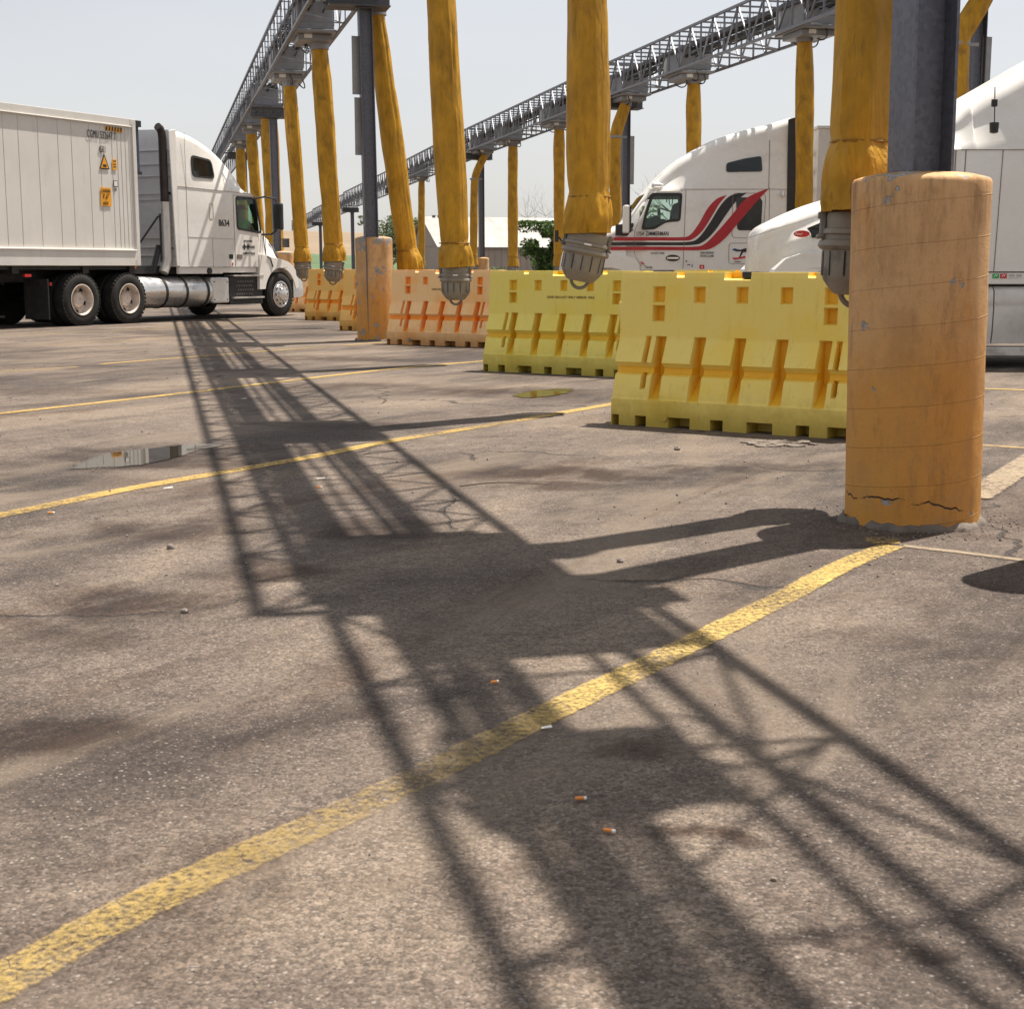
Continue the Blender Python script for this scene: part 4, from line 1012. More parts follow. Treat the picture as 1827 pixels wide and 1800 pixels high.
# ---- white sleeper tractor on the left
def left_truck():
    an = radians(27); fw = Vector((sin(an), cos(an), 0)); lf = Vector((-fw.y, fw.x, 0)); A0 = Vector((-8.256, 28.046, 0))
    rz = math.atan2(fw.y, fw.x); HW = 1.22; base = A0 + lf * HW
    t = thing('semi_truck', 'white sleeper semi truck with unit number 8634 and driver in a green vest', 'truck', base, rz)
    Yr = -HW + .02       # right-hand body side plane
    # sleeper + cab
    ztop = srow([(3.0, 3.90), (3.25, 3.89), (3.60, 3.84), (3.97, 3.75), (4.54, 3.56), (5.12, 3.25), (5.47, 3.00), (5.70, 2.70)], 56)
    tab = []
    for x, z in ztop:
        f = max(0, (x - 3.0) / 2.7)
        tab.append((x, HW - .02, HW - .05 - .26 * f ** 1.6, 1.12, 2.72 if z > 2.95 else z - .22, z, .16 + .1 * f, .03))
    for x, z, wt in ((5.80, 2.52, .93), (5.92, 2.30, .97), (6.06, 2.04, 1.02), (6.12, 1.93, 1.04)): tab.append((x, HW - .03 - (x - 5.7) * .25, wt, 1.12, z - .35, z, .08, .05))
    m = loft(tab); cab = m.build('cab', 'white', t, smooth=32)
    win = rpoly([(4.97, 2.60), (5.62, 2.60), (5.79, 1.90), (5.00, 1.97)], .06)
    boolean_cut(cab, [win], -2, -.9, ([(4.75, 1.62), (4.75, 2.62), (5.60, 2.62), (5.86, 2.16), (5.90, 1.62)], -1.10, .9)); boolean_cut(cab, [win], .8, 2)
    q = MB(); q.box((5.95, 0, 2.34), (.8, 1.96, .50)); cut_mb(cab, q)
    m = MB(); m.add([(x, y, z) for x, z in ((5.735, 2.60), (5.995, 2.10)) for y in (-.98, .98)] + [(x + .01, y, z + .006) for x, z in ((5.735, 2.60), (5.995, 2.10)) for y in (-.98, .98)], [(0, 1, 3, 2), (4, 6, 7, 5), (0, 2, 6, 4), (1, 5, 7, 3), (0, 4, 5, 1), (2, 3, 7, 6)]); m.build('windshield', 'glass', t, smooth=0)
    fnr = sp_fn(Yr, -1)
    m = MB(); outer = rpoly([(4.93, 2.645), (5.66, 2.64), (5.845, 1.85), (4.95, 1.925)], .08); m.plate([outer, win], fnr, .012); wf = m.build('window_frame', 'black', t, smooth=0)
    m = MB(); m.plate([win], sp_fn(Yr + .02, -1), .004); m.build('pane', 'glass', wf, smooth=0)
    sw = rpoly([(3.54, 3.385), (4.20, 3.33), (4.235, 3.00), (3.55, 3.01)], .10)
    # sleeper window sits on the leaning upper side: follow it
    def up(a, b2, d):
        f = max(0, (a - 3.0) / 2.7); wt = HW - .05 - .26 * f ** 1.6; zz = interp(ztop, a) - .2; g = max(0, (b2 - 2.72) / max(.1, zz - 2.72)); return (a, -(HW - .02 + (wt - HW + .02) * g) - d, b2)
    m = MB(); m.plate([rpoly([(3.50, 3.43), (4.24, 3.37), (4.28, 2.965), (3.51, 2.975)], .12), sw], up, .018); sf = m.build('sleeper_window', 'black', t, smooth=0)
    m = MB(); m.plate([sw], up, .010); m.build('pane', 'glass_dark', sf, smooth=0)
    # seams
    m = MB()
    seam(m, [(3.02, 2.76), (3.3, 2.755), (5.34, 2.715), (5.66, 2.68)], Yr, -1, .014)
    seam(m, [(4.85, 2.66), (4.87, 1.14)], Yr, -1); seam(m, [(4.85, 2.66), (5.68, 2.66)], Yr, -1, .012); seam(m, [(5.97, 1.86), (5.99, 1.16)], Yr, -1, .014)
    seam(m, [(3.3, 1.735), (4.85, 1.715)], Yr, -1, .006); seam(m, [(4.10, 1.715), (4.10, 1.13)], Yr, -1, .006)
    seam(m, rpoly([(4.02, 2.45), (4.15, 2.45), (4.15, 2.13), (4.02, 2.13)], .04) + [(4.02, 2.40)], Yr, -1, .008)
    seam(m, [(3.28, 3.86), (3.3, 1.15)], Yr, -1, .006)
    m.build('panel_seam', 'louvre', t, smooth=0)
    # rear edge extender and rear wall ribs
    m = MB(); m.plate([[(2.80, 3.86), (3.02, 3.90), (3.02, 1.14), (2.92, 1.14)]], sp_fn(Yr + .03, -1), .03); m.build('side_extender', 'white', t, smooth=0, bevel=.006); m = MB(); m.plate([[(2.80, 3.86), (3.02, 3.90), (3.02, 1.14), (2.92, 1.14)]], sp_fn(-Yr - .03, 1), .03); m.build('side_extender', 'white', t, smooth=0, bevel=.006)
    m = MB()
    for z in (3.5, 3.22, 2.98, 2.62, 2.50, 1.95, 1.75, 1.52, 1.35): m.box((2.985, 0, z), (.03, 2.2, .022))
    m.box((2.98, -.4, 2.05), (.03, 1.1, .7)); m.build('rear_wall', 'white', t, smooth=0, bevel=.005)
    # hood and fenders
    ht = srow([(6.0, 1.95), (6.2, 1.90), (6.57, 1.77), (6.82, 1.60), (6.96, 1.42), (7.06, 1.18), (7.10, .95)], 18); tab = []
    for x, z in ht:
        f = (x - 6.0) / 1.1; wd = 1.10 - .12 * f - .20 * max(0, f - .5); tab.append((x, wd, wd - .12 - .05 * f, .80, max(.84, z - .42), z, .16, .05))
    loft(tab).build('hood', 'white', t, smooth=40)
    for s in (-1, 1):
        arch = [(6.50 + .60 * cos(radians(a)), .50 + .60 * sin(radians(a))) for a in range(12, 169, 12)]
        out = [(7.20, .64), (7.19, .86), (7.08, 1.10), (6.80, 1.24), (6.5, 1.30), (6.2, 1.33), (5.95, 1.38), (5.72, 1.40), (5.70, .62)]
        m = MB(); m.plate([out + list(reversed(arch))], (lambda s: lambda a, b2, d: (a, s * (.80 + d), b2))(s), .42); m.build('fender', 'white', t, smooth=20, bevel=.035)
    m = MB()
    fnh = lambda a, b2, d: (a, -(1.10 - .12 * (a - 6) / 1.1 - .20 * max(0, (a - 6) / 1.1 - .5)) + .16 * min(1, max(0, (b2 - (interp(ht, a) - .42)) / .42)) + .012 - d, b2)
    m.plate([[(6.46, 1.70), (6.70, 1.60), (6.92, 1.34), (6.98, 1.15), (6.90, 1.15), (6.80, 1.37), (6.60, 1.55)]], fnh, .02); m.build('headlight', 'glass_dark', t, smooth=0)
    q = MB(); q.tube([(6.01, -1.115, 1.90), (6.0, -1.15, 1.6), (6.0, -1.19, 1.36)], .012, 6); q.tube([(6.0, -1.225, 1.36), (6.12, -1.228, 1.30), (6.2, -1.23, 1.12)], .014, 6); q.build('hood_seam', 'stack', t)
    tab = [(7.0, 1.21, 1.21, .42, .60, .86, .05, .0), (7.25, 1.21, 1.19, .42, .60, .88, .06, 0), (7.46, 1.16, 1.14, .44, .60, .86, .07, 0), (7.54, .98, .96, .46, .60, .80, .07, 0)]
    loft(tab).build('bumper', 'alum', t, smooth=40)
    # lower body: skirt, steps, tank
    m = MB(); m.box((3.75, -1.12, 1.045), (1.45, .08, .145)); m.box((5.08, -1.12, 1.055), (1.2, .06, .12)); m.build('cab_skirt', 'white', t, smooth=0, bevel=.01)
    for s in (-1, 1):
        m = MB(); yc = s * .88; R = .325
        pr = [(.02, 1.88), (R * .86, 1.885), (R * .97, 1.90), (R, 1.94), (R, 4.02), (R * .97, 4.05), (.02, 4.06)]; m.lathe(pr, (0, yc, .60), 40, 'X'); ft = m.build('fuel_tank', 'alum', t)
        m = MB()
        for x in (2.58, 3.22, 3.92): m.lathe([(R + .004, x - .035), (R + .012, x - .03), (R + .012, x + .03), (R + .004, x + .035)], (0, yc, .60), 40, 'X', caps=False)
        m.build('tank_strap', 'black', ft)
        m = MB(); m.box((4.36, s * .90, .62), (.60, .56, .56)); bx = m.build('tool_box', 'alum', t, smooth=0, bevel=.04)
        m = MB()
        for zz in (.42, .80):
            for xx in (4.14, 4.58): m.lathe([(.014, -.006), (.014, .006)], (xx, s * 1.183, zz), 8, 'Y')
        m.build('bolt', 'black', bx)
        m = MB(); m.box((5.25, s * .95, .60), (1.1, .40, .60)); m.build('step_box', 'chassis', t, smooth=0)
        m = MB()
        for z in (.93, .45): m.box((5.30, s * 1.10, z), (1.10, .26, .035))
        m.build('step', 'alum_dull', t, smooth=0)
        m = MB()
        for i in range(7):
            for j in range(4): m.lathe([(.022, -.003), (.022, .004)], (4.97 + i * .085 + .04 * (j % 2), s * 1.152, .53 + j * .09), 6, 'Y')
        m.build('tread_hole', 'louvre', t, smooth=0)
        m = MB(); m.box((5.83, s * .9, .62), (.1, .5, .62)); m.build('mud_guard', 'chassis', t, smooth=0)
    # exhaust stacks
    m = MB(); y0 = -1.03
    m.tube([(2.68, y0, 1.0), (2.74, y0, 1.12), (2.80, y0, 1.28), (2.80, y0, 2.44)], [.10, .105, .105, .105], 24); ex = m.build('exhaust_stack', 'alum_dull', t)
    m = MB(); m.tube([(2.80, y0, 2.43), (2.80, y0, 3.70), (2.785, y0, 3.82), (2.74, y0, 3.90), (2.66, y0, 3.94)], [.085, .085, .084, .082, .08], 20); m.build('exhaust_pipe', 'stack', ex)
    m = MB(); m.box((2.86, y0, 2.62), (.14, .12, .05)); m.box((2.86, y0, 1.5), (.14, .12, .05)); m.build('bracket', 'black', ex)
    m = MB()
    m.tube([(2.70, -.98, 2.2), (2.70, -.98, 1.1)], .025, 8); m.tube([(2.68, -.95, 2.15), (2.0, -.6, 1.15)], .022, 8); m.tube([(2.5, -.9, 1.0), (2.72, -.9, 1.55)], .06, 8); m.build('grab_rail', 'black', t)
    # mirror, lamps
    m = MB(); m.box((6.07, -1.50, 2.23), (.13, .24, .60)); mir = m.build('mirror', 'black', t, smooth=0, bevel=.04)
    m = MB(); m.tube([(5.66, -1.18, 2.62), (5.8, -1.35, 2.66), (6.02, -1.46, 2.62), (6.07, -1.50, 2.5)], .02, 8); m.build('mirror_arm', 'black', mir); m = MB(); m.tube([(5.92, -1.14, 1.84), (6.0, -1.35, 1.84), (6.07, -1.48, 1.95)], .022, 8); m.build('mirror_arm', 'black', mir)
    m = MB(); m.tube([(6.55, -1.0, 1.7), (6.6, -1.2, 1.75), (6.62, -1.28, 1.72)], .012, 6); m.box((6.62, -1.30, 1.66), (.08, .14, .2)); m.build('hood_mirror', 'black', t, smooth=0)
    for (a, b2, c, e, mt) in ((4.72, 1.34, .14, .10, 'ink'), (5.02, 1.34, .20, .10, 'louvre')):
        m = MB(); m.plate([rpoly([(a - c / 2, b2 - e / 2), (a + c / 2, b2 - e / 2), (a + c / 2, b2 + e / 2), (a - c / 2, b2 + e / 2)], .02)], fnr, .006); m.build('decal', mt, t, smooth=0)
    m = MB(); m.plate([rpoly([(4.69, 1.12), (4.81, 1.12), (4.81, 1.24), (4.69, 1.24)], .03)], fnr, .008); m.build('decal', 'decal_white', t, smooth=0)
    m = MB(); m.plate([rpoly([(4.725, 1.15), (4.775, 1.15), (4.775, 1.21), (4.725, 1.21)], .02)], fnr, .012); m.build('decal', 'decal_red', t, smooth=0)
    m = MB(); m.plate([rpoly([(5.86, 1.24), (5.90, 1.24), (5.90, 1.34), (5.86, 1.34)], .01)], fnr, .01); m.build('door_handle', 'black', t, smooth=0)
    fr = lambda x, z: frame((x, Yr - .004, z), (1, 0, 0), (0, 0, 1))
    text('8634', .19, 'letter', t, fr(4.32, 1.99), 'unit_number', xs=.98, bold=.025)
    text('JRB TRUCKING', .055, 'letter', t, fr(5.18, 1.665), 'door_lettering', xs=.85)
    text('A & M HAULING', .085, 'letter', t, fr(5.12, 1.53), 'door_lettering', xs=.75)
    text('LUBBOCK TEXAS', .075, 'letter', t, fr(5.14, 1.39), 'door_lettering', xs=.75)
    m = MB(); fnd = fnr
    for cx in (5.20, 5.33): m.plate([[(cx - .05, 1.56), (cx, 1.64), (cx + .05, 1.56), (cx, 1.48)]], fnr, .005)
    m.build('door_emblem', 'letter', t, smooth=0)
    m = MB(); m.lathe([(.07, -.02), (.07, .02)], (4.0, -1.17, 1.03), 18, 'Y'); m.build('fuel_cap', 'black', t)
    # frame rails, axles, wheels
    m = MB()
    for s in (-1, 1): m.box((3.4, s * .43, .90), (7.4, .09, .26))
    for x in (.09, 1.41, 6.50): m.lathe([(.07, -1.0), (.07, 1.0)], (x, 0, .50), 12, 'Y')
    m.box((.75, 0, .80), (1.2, .8, .3)); m.box((2.3, 0, .75), (.9, 1.6, .4)); m.box((.75, 0, 1.06), (1.0, .9, .10)); m.box((5.0, 0, .75), (2.0, .9, .5)); m.box((2.4, 0, 1.06), (1.7, 1.9, .16)); m.build('chassis_frame', 'chassis', t, smooth=0)
    m = MB(); m.box((-.78, -.92, .52), (.03, .6, .75)); m.build('mud_flap', 'rubber', t, smooth=0); m = MB(); m.box((-.78, .92, .52), (.03, .6, .75)); m.build('mud_flap', 'rubber', t, smooth=0)
    m = MB(); m.box((-.62, -1.0, .80), (.06, .26, .06)); m.build('tail_light', 'lamp_red', t, smooth=0)
    for s in (-1, 1):
        for x in (.09, 1.41):
            wh = thing('wheel', None, None); wh.parent = t; wheel(wh, x, s * (HW - .14), .495, .50, s, 'drive')
            m = MB(); m.lathe([(.3, -.13), (.47, -.14), (.50, -.10), (.50, .10), (.47, .14), (.3, .13)], (x, s * (HW - .46), .495), 32, 'Y'); m.build('tyre', 'rubber', wh)
        wh = thing('wheel', None, None); wh.parent = t; wheel(wh, 6.50, s * (HW - .15), .50, .50, s, 'steer')
    # driver
    px_, py_ = 5.56, -.86
    d = thing('person', 'driver in a green vest and red cap seated in the white cab', 'person', t.matrix_basis @ Vector((px_, py_, 0)), rz)
    bm = bmesh.new(); vs = [(-.05, 0, 1.55), (-.06, 0, 1.80), (-.06, 0, 2.05), (-.04, 0, 2.17), (-.01, 0, 2.30), (0, 0, 2.40), (-.03, -.20, 2.08), (.10, -.26, 1.86), (.33, -.20, 1.90), (-.03, .20, 2.08), (.10, .26, 1.86), (.33, .20, 1.90)]
    rad = [.17, .16, .17, .07, .095, .085, .075, .055, .04, .075, .055, .04]
    bv = [bm.verts.new(q) for q in vs]
    for a, b2 in ((0, 1), (1, 2), (2, 3), (3, 4), (4, 5), (2, 6), (6, 7), (7, 8), (2, 9), (9, 10), (10, 11)): bm.edges.new((bv[a], bv[b2]))
    me = bpy.data.meshes.new('body'); bm.to_mesh(me); bm.free(); o = bpy.data.objects.new('body', me); COL.objects.link(o); o.parent = d
    sk = o.modifiers.new('skin', 'SKIN'); 
    for i, q in enumerate(me.skin_vertices[0].data): q.radius = (rad[i], rad[i]); q.use_root = (i == 0)
    su = o.modifiers.new('sub', 'SUBSURF'); su.levels = 2; su.render_levels = 2
    bpy.context.view_layer.update(); me2 = bpy.data.meshes.new_from_object(o.evaluated_get(bpy.context.evaluated_depsgraph_get())); o.modifiers.clear(); o.data = me2
    me2.materials.clear(); me2.materials.append(M['skin']); me2.materials.append(M['vest'])
    for p in me2.polygons:
        p.use_smooth = True; c = p.center; p.material_index = 1 if c.z < 2.14 and (abs(c.y) < .24 and c.x < .16) else 0
    m = MB(); m.lathe([(.112, 0), (.110, .05), (.08, .09), (.01, .105)], (0, 0, 2.385), 18); m.box((.13, 0, 2.395), (.11, .14, .014)); m.build('cap', 'cap_red', d)
    m = MB(); m.torus((5.62, .45, 2.02), .22, .016, 'X'); m.build('steering_wheel', 'black', t)
    return base, rz
LT_BASE, LT_RZ = left_truck()

def container():
    an = LT_RZ; c = thing('shipping_container', 'white refrigerated shipping container with black code and yellow hazard decals', 'container', LT_BASE, an)
    HW = 1.215; x1, x0 = 1.79, -10.4; zb, zt = 1.14, 3.99; y = -HW
    m = MB(); m.box(((x0 + x1) / 2, 0, (zb + zt) / 2), (x1 - x0 - .06, 2 * HW - .05, zt - zb - .06)); m.build('wall', 'container', c, smooth=0)
    m = MB()
    for s in (-1, 1):
        yy = s * HW
        m.box(((x0 + x1) / 2, yy - s * .03, zt - .075), (x1 - x0 - .2, .06, .15)); m.box(((x0 + x1) / 2, yy - s * .02, zb + .16), (x1 - x0 - .2, .05, .32))
        m.box(((x0 + x1) / 2, yy - s * .01, zb + .30), (x1 - x0 - .25, .07, .03)); m.box(((x0 + x1) / 2, yy - s * .012, zt - .155), (x1 - x0 - .25, .06, .02))
        for x in (x0 + .05, x1 - .05): m.box((x, yy - s * .04, (zb + zt) / 2), (.10, .09, zt - zb - .22))
    m.build('frame_rail', 'container', c, smooth=0, bevel=.006)
    m = MB()
    for x in (x0 + .08, x1 - .08):
        for s in (-1, 1):
            for z in (zb + .06, zt - .06): m.box((x, s * (HW - .075), z), (.17, .16, .118))
    m.build('corner_casting', 'white_dirty', c, smooth=0, bevel=.01)
    m = MB()
    for z in (zb + .06, zt - .06): m.lathe([(.03, -.003), (.03, .004)], (x1 - .08, y + .003, z), 12, 'Y')
    m.build('casting_hole', 'black', c)
    m = MB()   # panel lines along the side
    for x in (-1.66, -1.30, -.82, -.32, .03, .50, .80): m.box((x, y + .0235, (zb + .34 + zt - .17) / 2), (.007, .005, zt - zb - .54))
    for x in (1.12, 1.27, 1.38, 1.50, 1.60): m.box((x, y + .0235, (zb + .34 + zt - .17) / 2), (.010, .006, zt - zb - .54))
    for k in range(12): m.box((-2.1 - k * .45, y + .0235, (zb + .34 + zt - .17) / 2), (.007, .005, zt - zb - .54))
    m.build('panel_joint', 'joint', c, smooth=0)
    fn = sp_fn(y + .016, -1)
    m = MB(); m.plate([[(.95, 3.80), (1.42, 3.78), (1.42, 3.70), (.95, 3.72)]], fn, .005); m.build('hazard_strip', 'decal_yellow', c, smooth=0)
    m = MB()
    for k in range(6): q = .97 + k * .08; m.plate([[(q, 3.795), (q + .04, 3.795), (q + .02, 3.715), (q - .02, 3.715)]], fn, .007)
    m.build('hazard_stripe', 'letter', c, smooth=0)
    fr = lambda x, z: frame((x, y + .012, z), (1, 0, 0), (0, 0, 1))
    text('CGMU 532647 7', .20, 'letter', c, fr(.44, 3.555), 'container_code', xs=.50, sp=1.15); text('45R1', .18, 'letter', c, fr(.74, 3.29), 'container_code', xs=.52)
    m = MB(); m.plate([rpoly([(.74, 2.98), (1.02, 2.98), (.88, 3.28)], .02)], fn, .005); d = m.build('hazard_triangle', 'letter', c, smooth=0)
    m = MB(); m.plate([rpoly([(.775, 3.0), (.985, 3.0), (.88, 3.225)], .02)], fn, .008); m.build('triangle_face', 'decal_yellow', d, smooth=0)
    m = MB(); m.plate([[(.83, 3.02), (.93, 3.02), (.93, 3.07), (.83, 3.07)]], fn, .010); m.build('pictogram', 'letter', d, smooth=0)
    m = MB(); m.plate([[(1.10, 2.98), (1.22, 2.98), (1.22, 3.18), (1.10, 3.18)]], fn, .005); d = m.build('warning_decal', 'decal_yellow', c, smooth=0)
    m = MB(); [m.plate([[(1.12, z), (1.20, z), (1.20, z + .018), (1.12, z + .018)]], fn, .007) for z in (3.03, 3.08, 3.14)]; m.build('print', 'letter', d, smooth=0)
    m = MB(); m.plate([[(1.11, 2.66), (1.23, 2.66), (1.23, 2.78), (1.11, 2.78)]], fn, .005); d = m.build('plate', 'letter', c, smooth=0)
    m = MB(); m.plate([[(1.122, 2.672), (1.218, 2.672), (1.218, 2.768), (1.122, 2.768)]], fn, .007); m.build('plate_face', 'decal_white', d, smooth=0)
    text('ic', .09, 'letter', c, fr(1.135, 2.685), 'plate_lettering', xs=.8); text('67', .07, 'letter', c, fr(1.13, 2.58), 'plate_lettering', xs=.8)
    m = MB(); m.plate([[(.74, 2.28), (1.03, 2.28), (1.03, 2.63), (.74, 2.63)]], fn, .005); m.build('caution_decal', 'decal_yellow', c, smooth=0)
    fr2 = lambda x, z: frame((x, y + .006, z), (1, 0, 0), (0, 0, 1))
    text('CAUTION', .088, 'letter', c, fr2(.755, 2.54), 'caution_lettering', xs=.62); text("9'-6\"", .12, 'letter', c, fr2(.79, 2.42), 'caution_lettering', xs=.75); text('HIGH', .085, 'letter', c, fr2(.79, 2.31), 'caution_lettering', xs=.72)
    m = MB(); m.box((x1 + .13, -.02, 3.46), (.26, 2.1, 1.0)); m.box((x1 + .10, -.02, 2.3), (.2, 2.0, 1.3)); m.build('refrigeration_unit', 'blue_tarp', c, smooth=0, bevel=.02)
    m = MB(); m.box((x1 + .16, -1.06, 3.93), (.24, .12, .12)); m.box((x1 + .15, -1.07, 2.97), (.2, .1, .06)); m.box((x1 + .06, -1.05, 3.5), (.1, .14, .95)); m.build('unit_bracket', 'black', c, smooth=0)
    # chassis trailer
    t = thing('container_chassis', 'black skeletal trailer carrying the white container', 'trailer', LT_BASE, an)
    m = MB()
    for s in (-1, 1): m.box((-4.3, s * .45, .98), (11.8, .12, .30))
    for x in (1.6, .3, -1.5, -3.2, -5, -7, -9, -10.2): m.box((x, 0, 1.06), (.16, 2.3, .13))
    m.box((-4.3, 0, 1.10), (12.0, 2.2, .07)); m.build('frame', 'chassis', t, smooth=0)
    m = MB()
    for s in (-1, 1): m.box((-1.75, s * .75, .62), (.16, .16, .80)); m.box((-1.75, s * .75, .22), (.36, .30, .04))
    m.box((-1.75, 0, .55), (.06, 1.4, .06)); m.build('landing_leg', 'chassis', t, smooth=0)
    m = MB(); m.box((-1.25, -1.18, .96), (.16, .05, .05)); m.build('reflector', 'lamp_red', t, smooth=0)
    m = MB(); m.tube([(1.7, -.9, 1.05), (1.9, -.95, 1.10), (1.95, -.95, 1.2)], .03, 8); m.box((1.86, -1.02, 1.20), (.12, .1, .06)); m.build('marker_lamp', 'lamp_amber', t, smooth=0)
    for s in (-1, 1):
        for x in (-8.2, -9.5):
            wh = thing('wheel', None, None); wh.parent = t; wheel(wh, x, s * 1.08, .495, .50, s, 'drive')
container()

# ---- striped conventional tractor, centre right, heading left: local x = forward (world -X), +y = side facing the camera
def striped_truck():
    YS = 28.5; HW = 1.22; t = thing('semi_truck', 'white semi truck with red and black swoosh stripes heading left', 'truck', (0, YS + HW, 0), pi)
    Y = HW
    def W(p): return (-p[0], p[1])          # surveyed world X -> local x
    zt = srow([(-5.32, 3.93), (-4.91, 3.81), (-4.59, 3.74), (-4.01, 3.57), (-3.61, 3.38), (-3.29, 3.20), (-3.0, 2.97), (-2.78, 2.76), (-2.62, 2.58)], 60); tab = []
    for x, z in zt:
        f = max(0, (x + 5.32) / 2.7); tab.append((x, HW, HW - .04 - .28 * f ** 1.7, 1.06, 2.55 if z > 2.75 else z - .2, z, .20 + .06 * f, .03))
    for x, z, wt in ((-2.5, 2.40, .94), (-2.3, 2.12, 1.0), (-2.14, 1.90, 1.05)): tab.append((x, HW - .02 - (x + 2.6) * .2, wt, 1.06, z - .35, z, .08, .05))
    cab = loft(tab).build('cab', 'white', t, smooth=32)
    wl = [W(p) for p in [(2.715, 2.455), (3.225, 2.46), (3.20, 2.03), (2.97, 2.01), (2.75, 1.88), (2.54, 1.87), (2.60, 2.13)]]
    win = rpoly(wl, .04); boolean_cut(cab, [win], .9, 2, ([W(p) for p in [(3.45, 1.80), (3.45, 2.50), (2.68, 2.50), (2.46, 2.20), (2.46, 1.80)]], -2, 1.12))
    q = MB(); q.box((-2.42, 0, 2.28), (.9, 1.62, .46)); cut_mb(cab, q)
    m = MB(); m.add([(x, y, z) for x, z in ((-2.565, 2.50), (-2.245, 2.06)) for y in (-.82, .82)] + [(x + .01, y, z + .006) for x, z in ((-2.565, 2.50), (-2.245, 2.06)) for y in (-.82, .82)], [(0, 1, 3, 2), (4, 6, 7, 5), (0, 2, 6, 4), (1, 5, 7, 3), (0, 4, 5, 1), (2, 3, 7, 6)]); m.build('windshield', 'glass', t, smooth=0)
    fn = sp_fn(Y, 1)
    out = rpoly([W(p) for p in [(2.665, 2.515), (3.265, 2.515), (3.235, 1.98), (2.96, 1.96), (2.74, 1.825), (2.48, 1.815), (2.55, 2.14)]], .06)
    m = MB(); m.plate([out, win], fn, .012); wf = m.build('window_frame', 'black', t, smooth=0)
    m = MB(); m.plate([win], sp_fn(Y - .03, 1), .004); m.build('pane', 'glass', wf, smooth=0)
    # interior seen through the window
    m = MB(); m.plate([[W(p) for p in [(2.53, 1.86), (2.95, 1.86), (2.99, 2.03), (2.88, 2.04), (2.80, 2.11), (2.70, 2.04), (2.56, 2.06)]]], sp_fn(.1, 1), .8); m.plate([rpoly([W(p) for p in [(3.11, 1.9), (3.24, 1.9), (3.24, 2.36), (3.17, 2.33), (3.12, 2.06)]], .04)], sp_fn(.3, 1), .6); m.build('dashboard', 'interior', t, smooth=0)
    m = MB(); m.torus((-2.88, .62, 2.04), .19, .016, 'X'); m.build('steering_wheel', 'black', t)
    m = MB(); m.tube([(-3.06, .7, 2.50), (-3.07, .7, 2.34), (-3.10, .7, 2.28), (-3.13, .7, 2.34), (-3.13, .7, 2.5)], .010, 6); m.tube([(-3.02, .7, 2.5), (-3.02, .7, 2.36)], .012, 6); m.build('hanging_cord', 'black', t)
    # sleeper windows
    def up(a, b2, d):
        f = max(0, (a + 5.32) / 2.7); wt = HW - .04 - .28 * f ** 1.7; zz = interp(zt, a) - .22; g = max(0, (b2 - 2.55) / max(.1, zz - 2.55)); return (a, (HW + (wt - HW) * g) + d, b2)
    m = MB(); m.plate([rpoly([W(p) for p in [(4.10, 3.075), (4.45, 3.16), (4.76, 3.205), (4.785, 2.915), (4.095, 2.905)]], .05)], up, .016); m.build('sleeper_window', 'glass_dark', t, smooth=0)
    m = MB(); m.plate([rpoly([W(p) for p in [(4.29, 2.43), (4.75, 2.43), (4.80, 2.36), (4.785, 1.81), (4.33, 1.81)]], .06)], fn, .010); m.build('sleeper_window', 'glass_dark', t, smooth=0)
    # stripes
    def curve(a, n=16): return srow(a, n)
    def band(top, bot, mat, th):
        m = MB(); tp, bt = srow(top, 40), srow(bot, 40); nn = min(len(tp), len(bt)); tp = tp[:nn]; bt = bt[:nn]
        vs = [(-x, Y + d, z) for L in (tp, bt) for x, z in L for d in (th,)]
        # clip nothing: simple ribbon with thickness
        v = []; f = []
        for i in range(nn):
            for (x, z) in (tp[i], bt[i]): v += [(-x, Y + .001, z), (-x, Y + th, z)]
        for i in range(nn - 1):
            a = 4 * i; f += [(a + 1, a + 5, a + 7, a + 3), (a, a + 4, a + 5, a + 1), (a + 2, a + 3, a + 7, a + 6)]
        f += [(0, 1, 3, 2), (4 * nn - 4, 4 * nn - 2, 4 * nn - 1, 4 * nn - 3)]
        m.add(v, f); return m.build('stripe', mat, t, smooth=0)
    band([(2.28, 1.68), (2.8, 1.68), (3.25, 1.68), (3.42, 1.72), (3.58, 1.92), (3.75, 2.22), (3.92, 2.40), (4.11, 2.475)], [(2.28, 1.615), (2.8, 1.615), (3.25, 1.615), (3.46, 1.635), (3.66, 1.80), (3.84, 2.08), (3.97, 2.30), (4.11, 2.47)], 'red', .004)
    band([(2.28, 1.585), (2.9, 1.585), (3.38, 1.59), (3.58, 1.66), (3.78, 1.92), (4.0, 2.28), (4.2, 2.47), (4.49, 2.52)], [(2.28, 1.525), (2.9, 1.525), (3.45, 1.53), (3.68, 1.59), (3.90, 1.80), (4.12, 2.12), (4.30, 2.36), (4.49, 2.51)], 'ink', .004)
    band([(2.28, 1.50), (2.9, 1.50), (3.50, 1.50), (3.72, 1.56), (3.98, 1.82), (4.22, 2.10), (4.50, 2.42), (4.91, 2.60)], [(2.28, 1.435), (2.9, 1.435), (3.62, 1.435), (3.86, 1.48), (4.10, 1.66), (4.34, 1.94), (4.66, 2.32), (4.91, 2.59)], 'red', .013)
    for z0, z1, mt in ((1.615, 1.68, 'red'), (1.525, 1.585, 'ink'), (1.435, 1.50, 'red')):
        m = MB(); m.plate([[W(p) for p in [(1.55, z0), (2.28, z0), (2.28, z1), (1.55, z1)]]], lambda a, b2, d: (a, min(Y - .004, 1.19 - .33 * (a + 2.2) / 1.23 + .012) + d, b2), .006); m.build('stripe', mt, t, smooth=0)
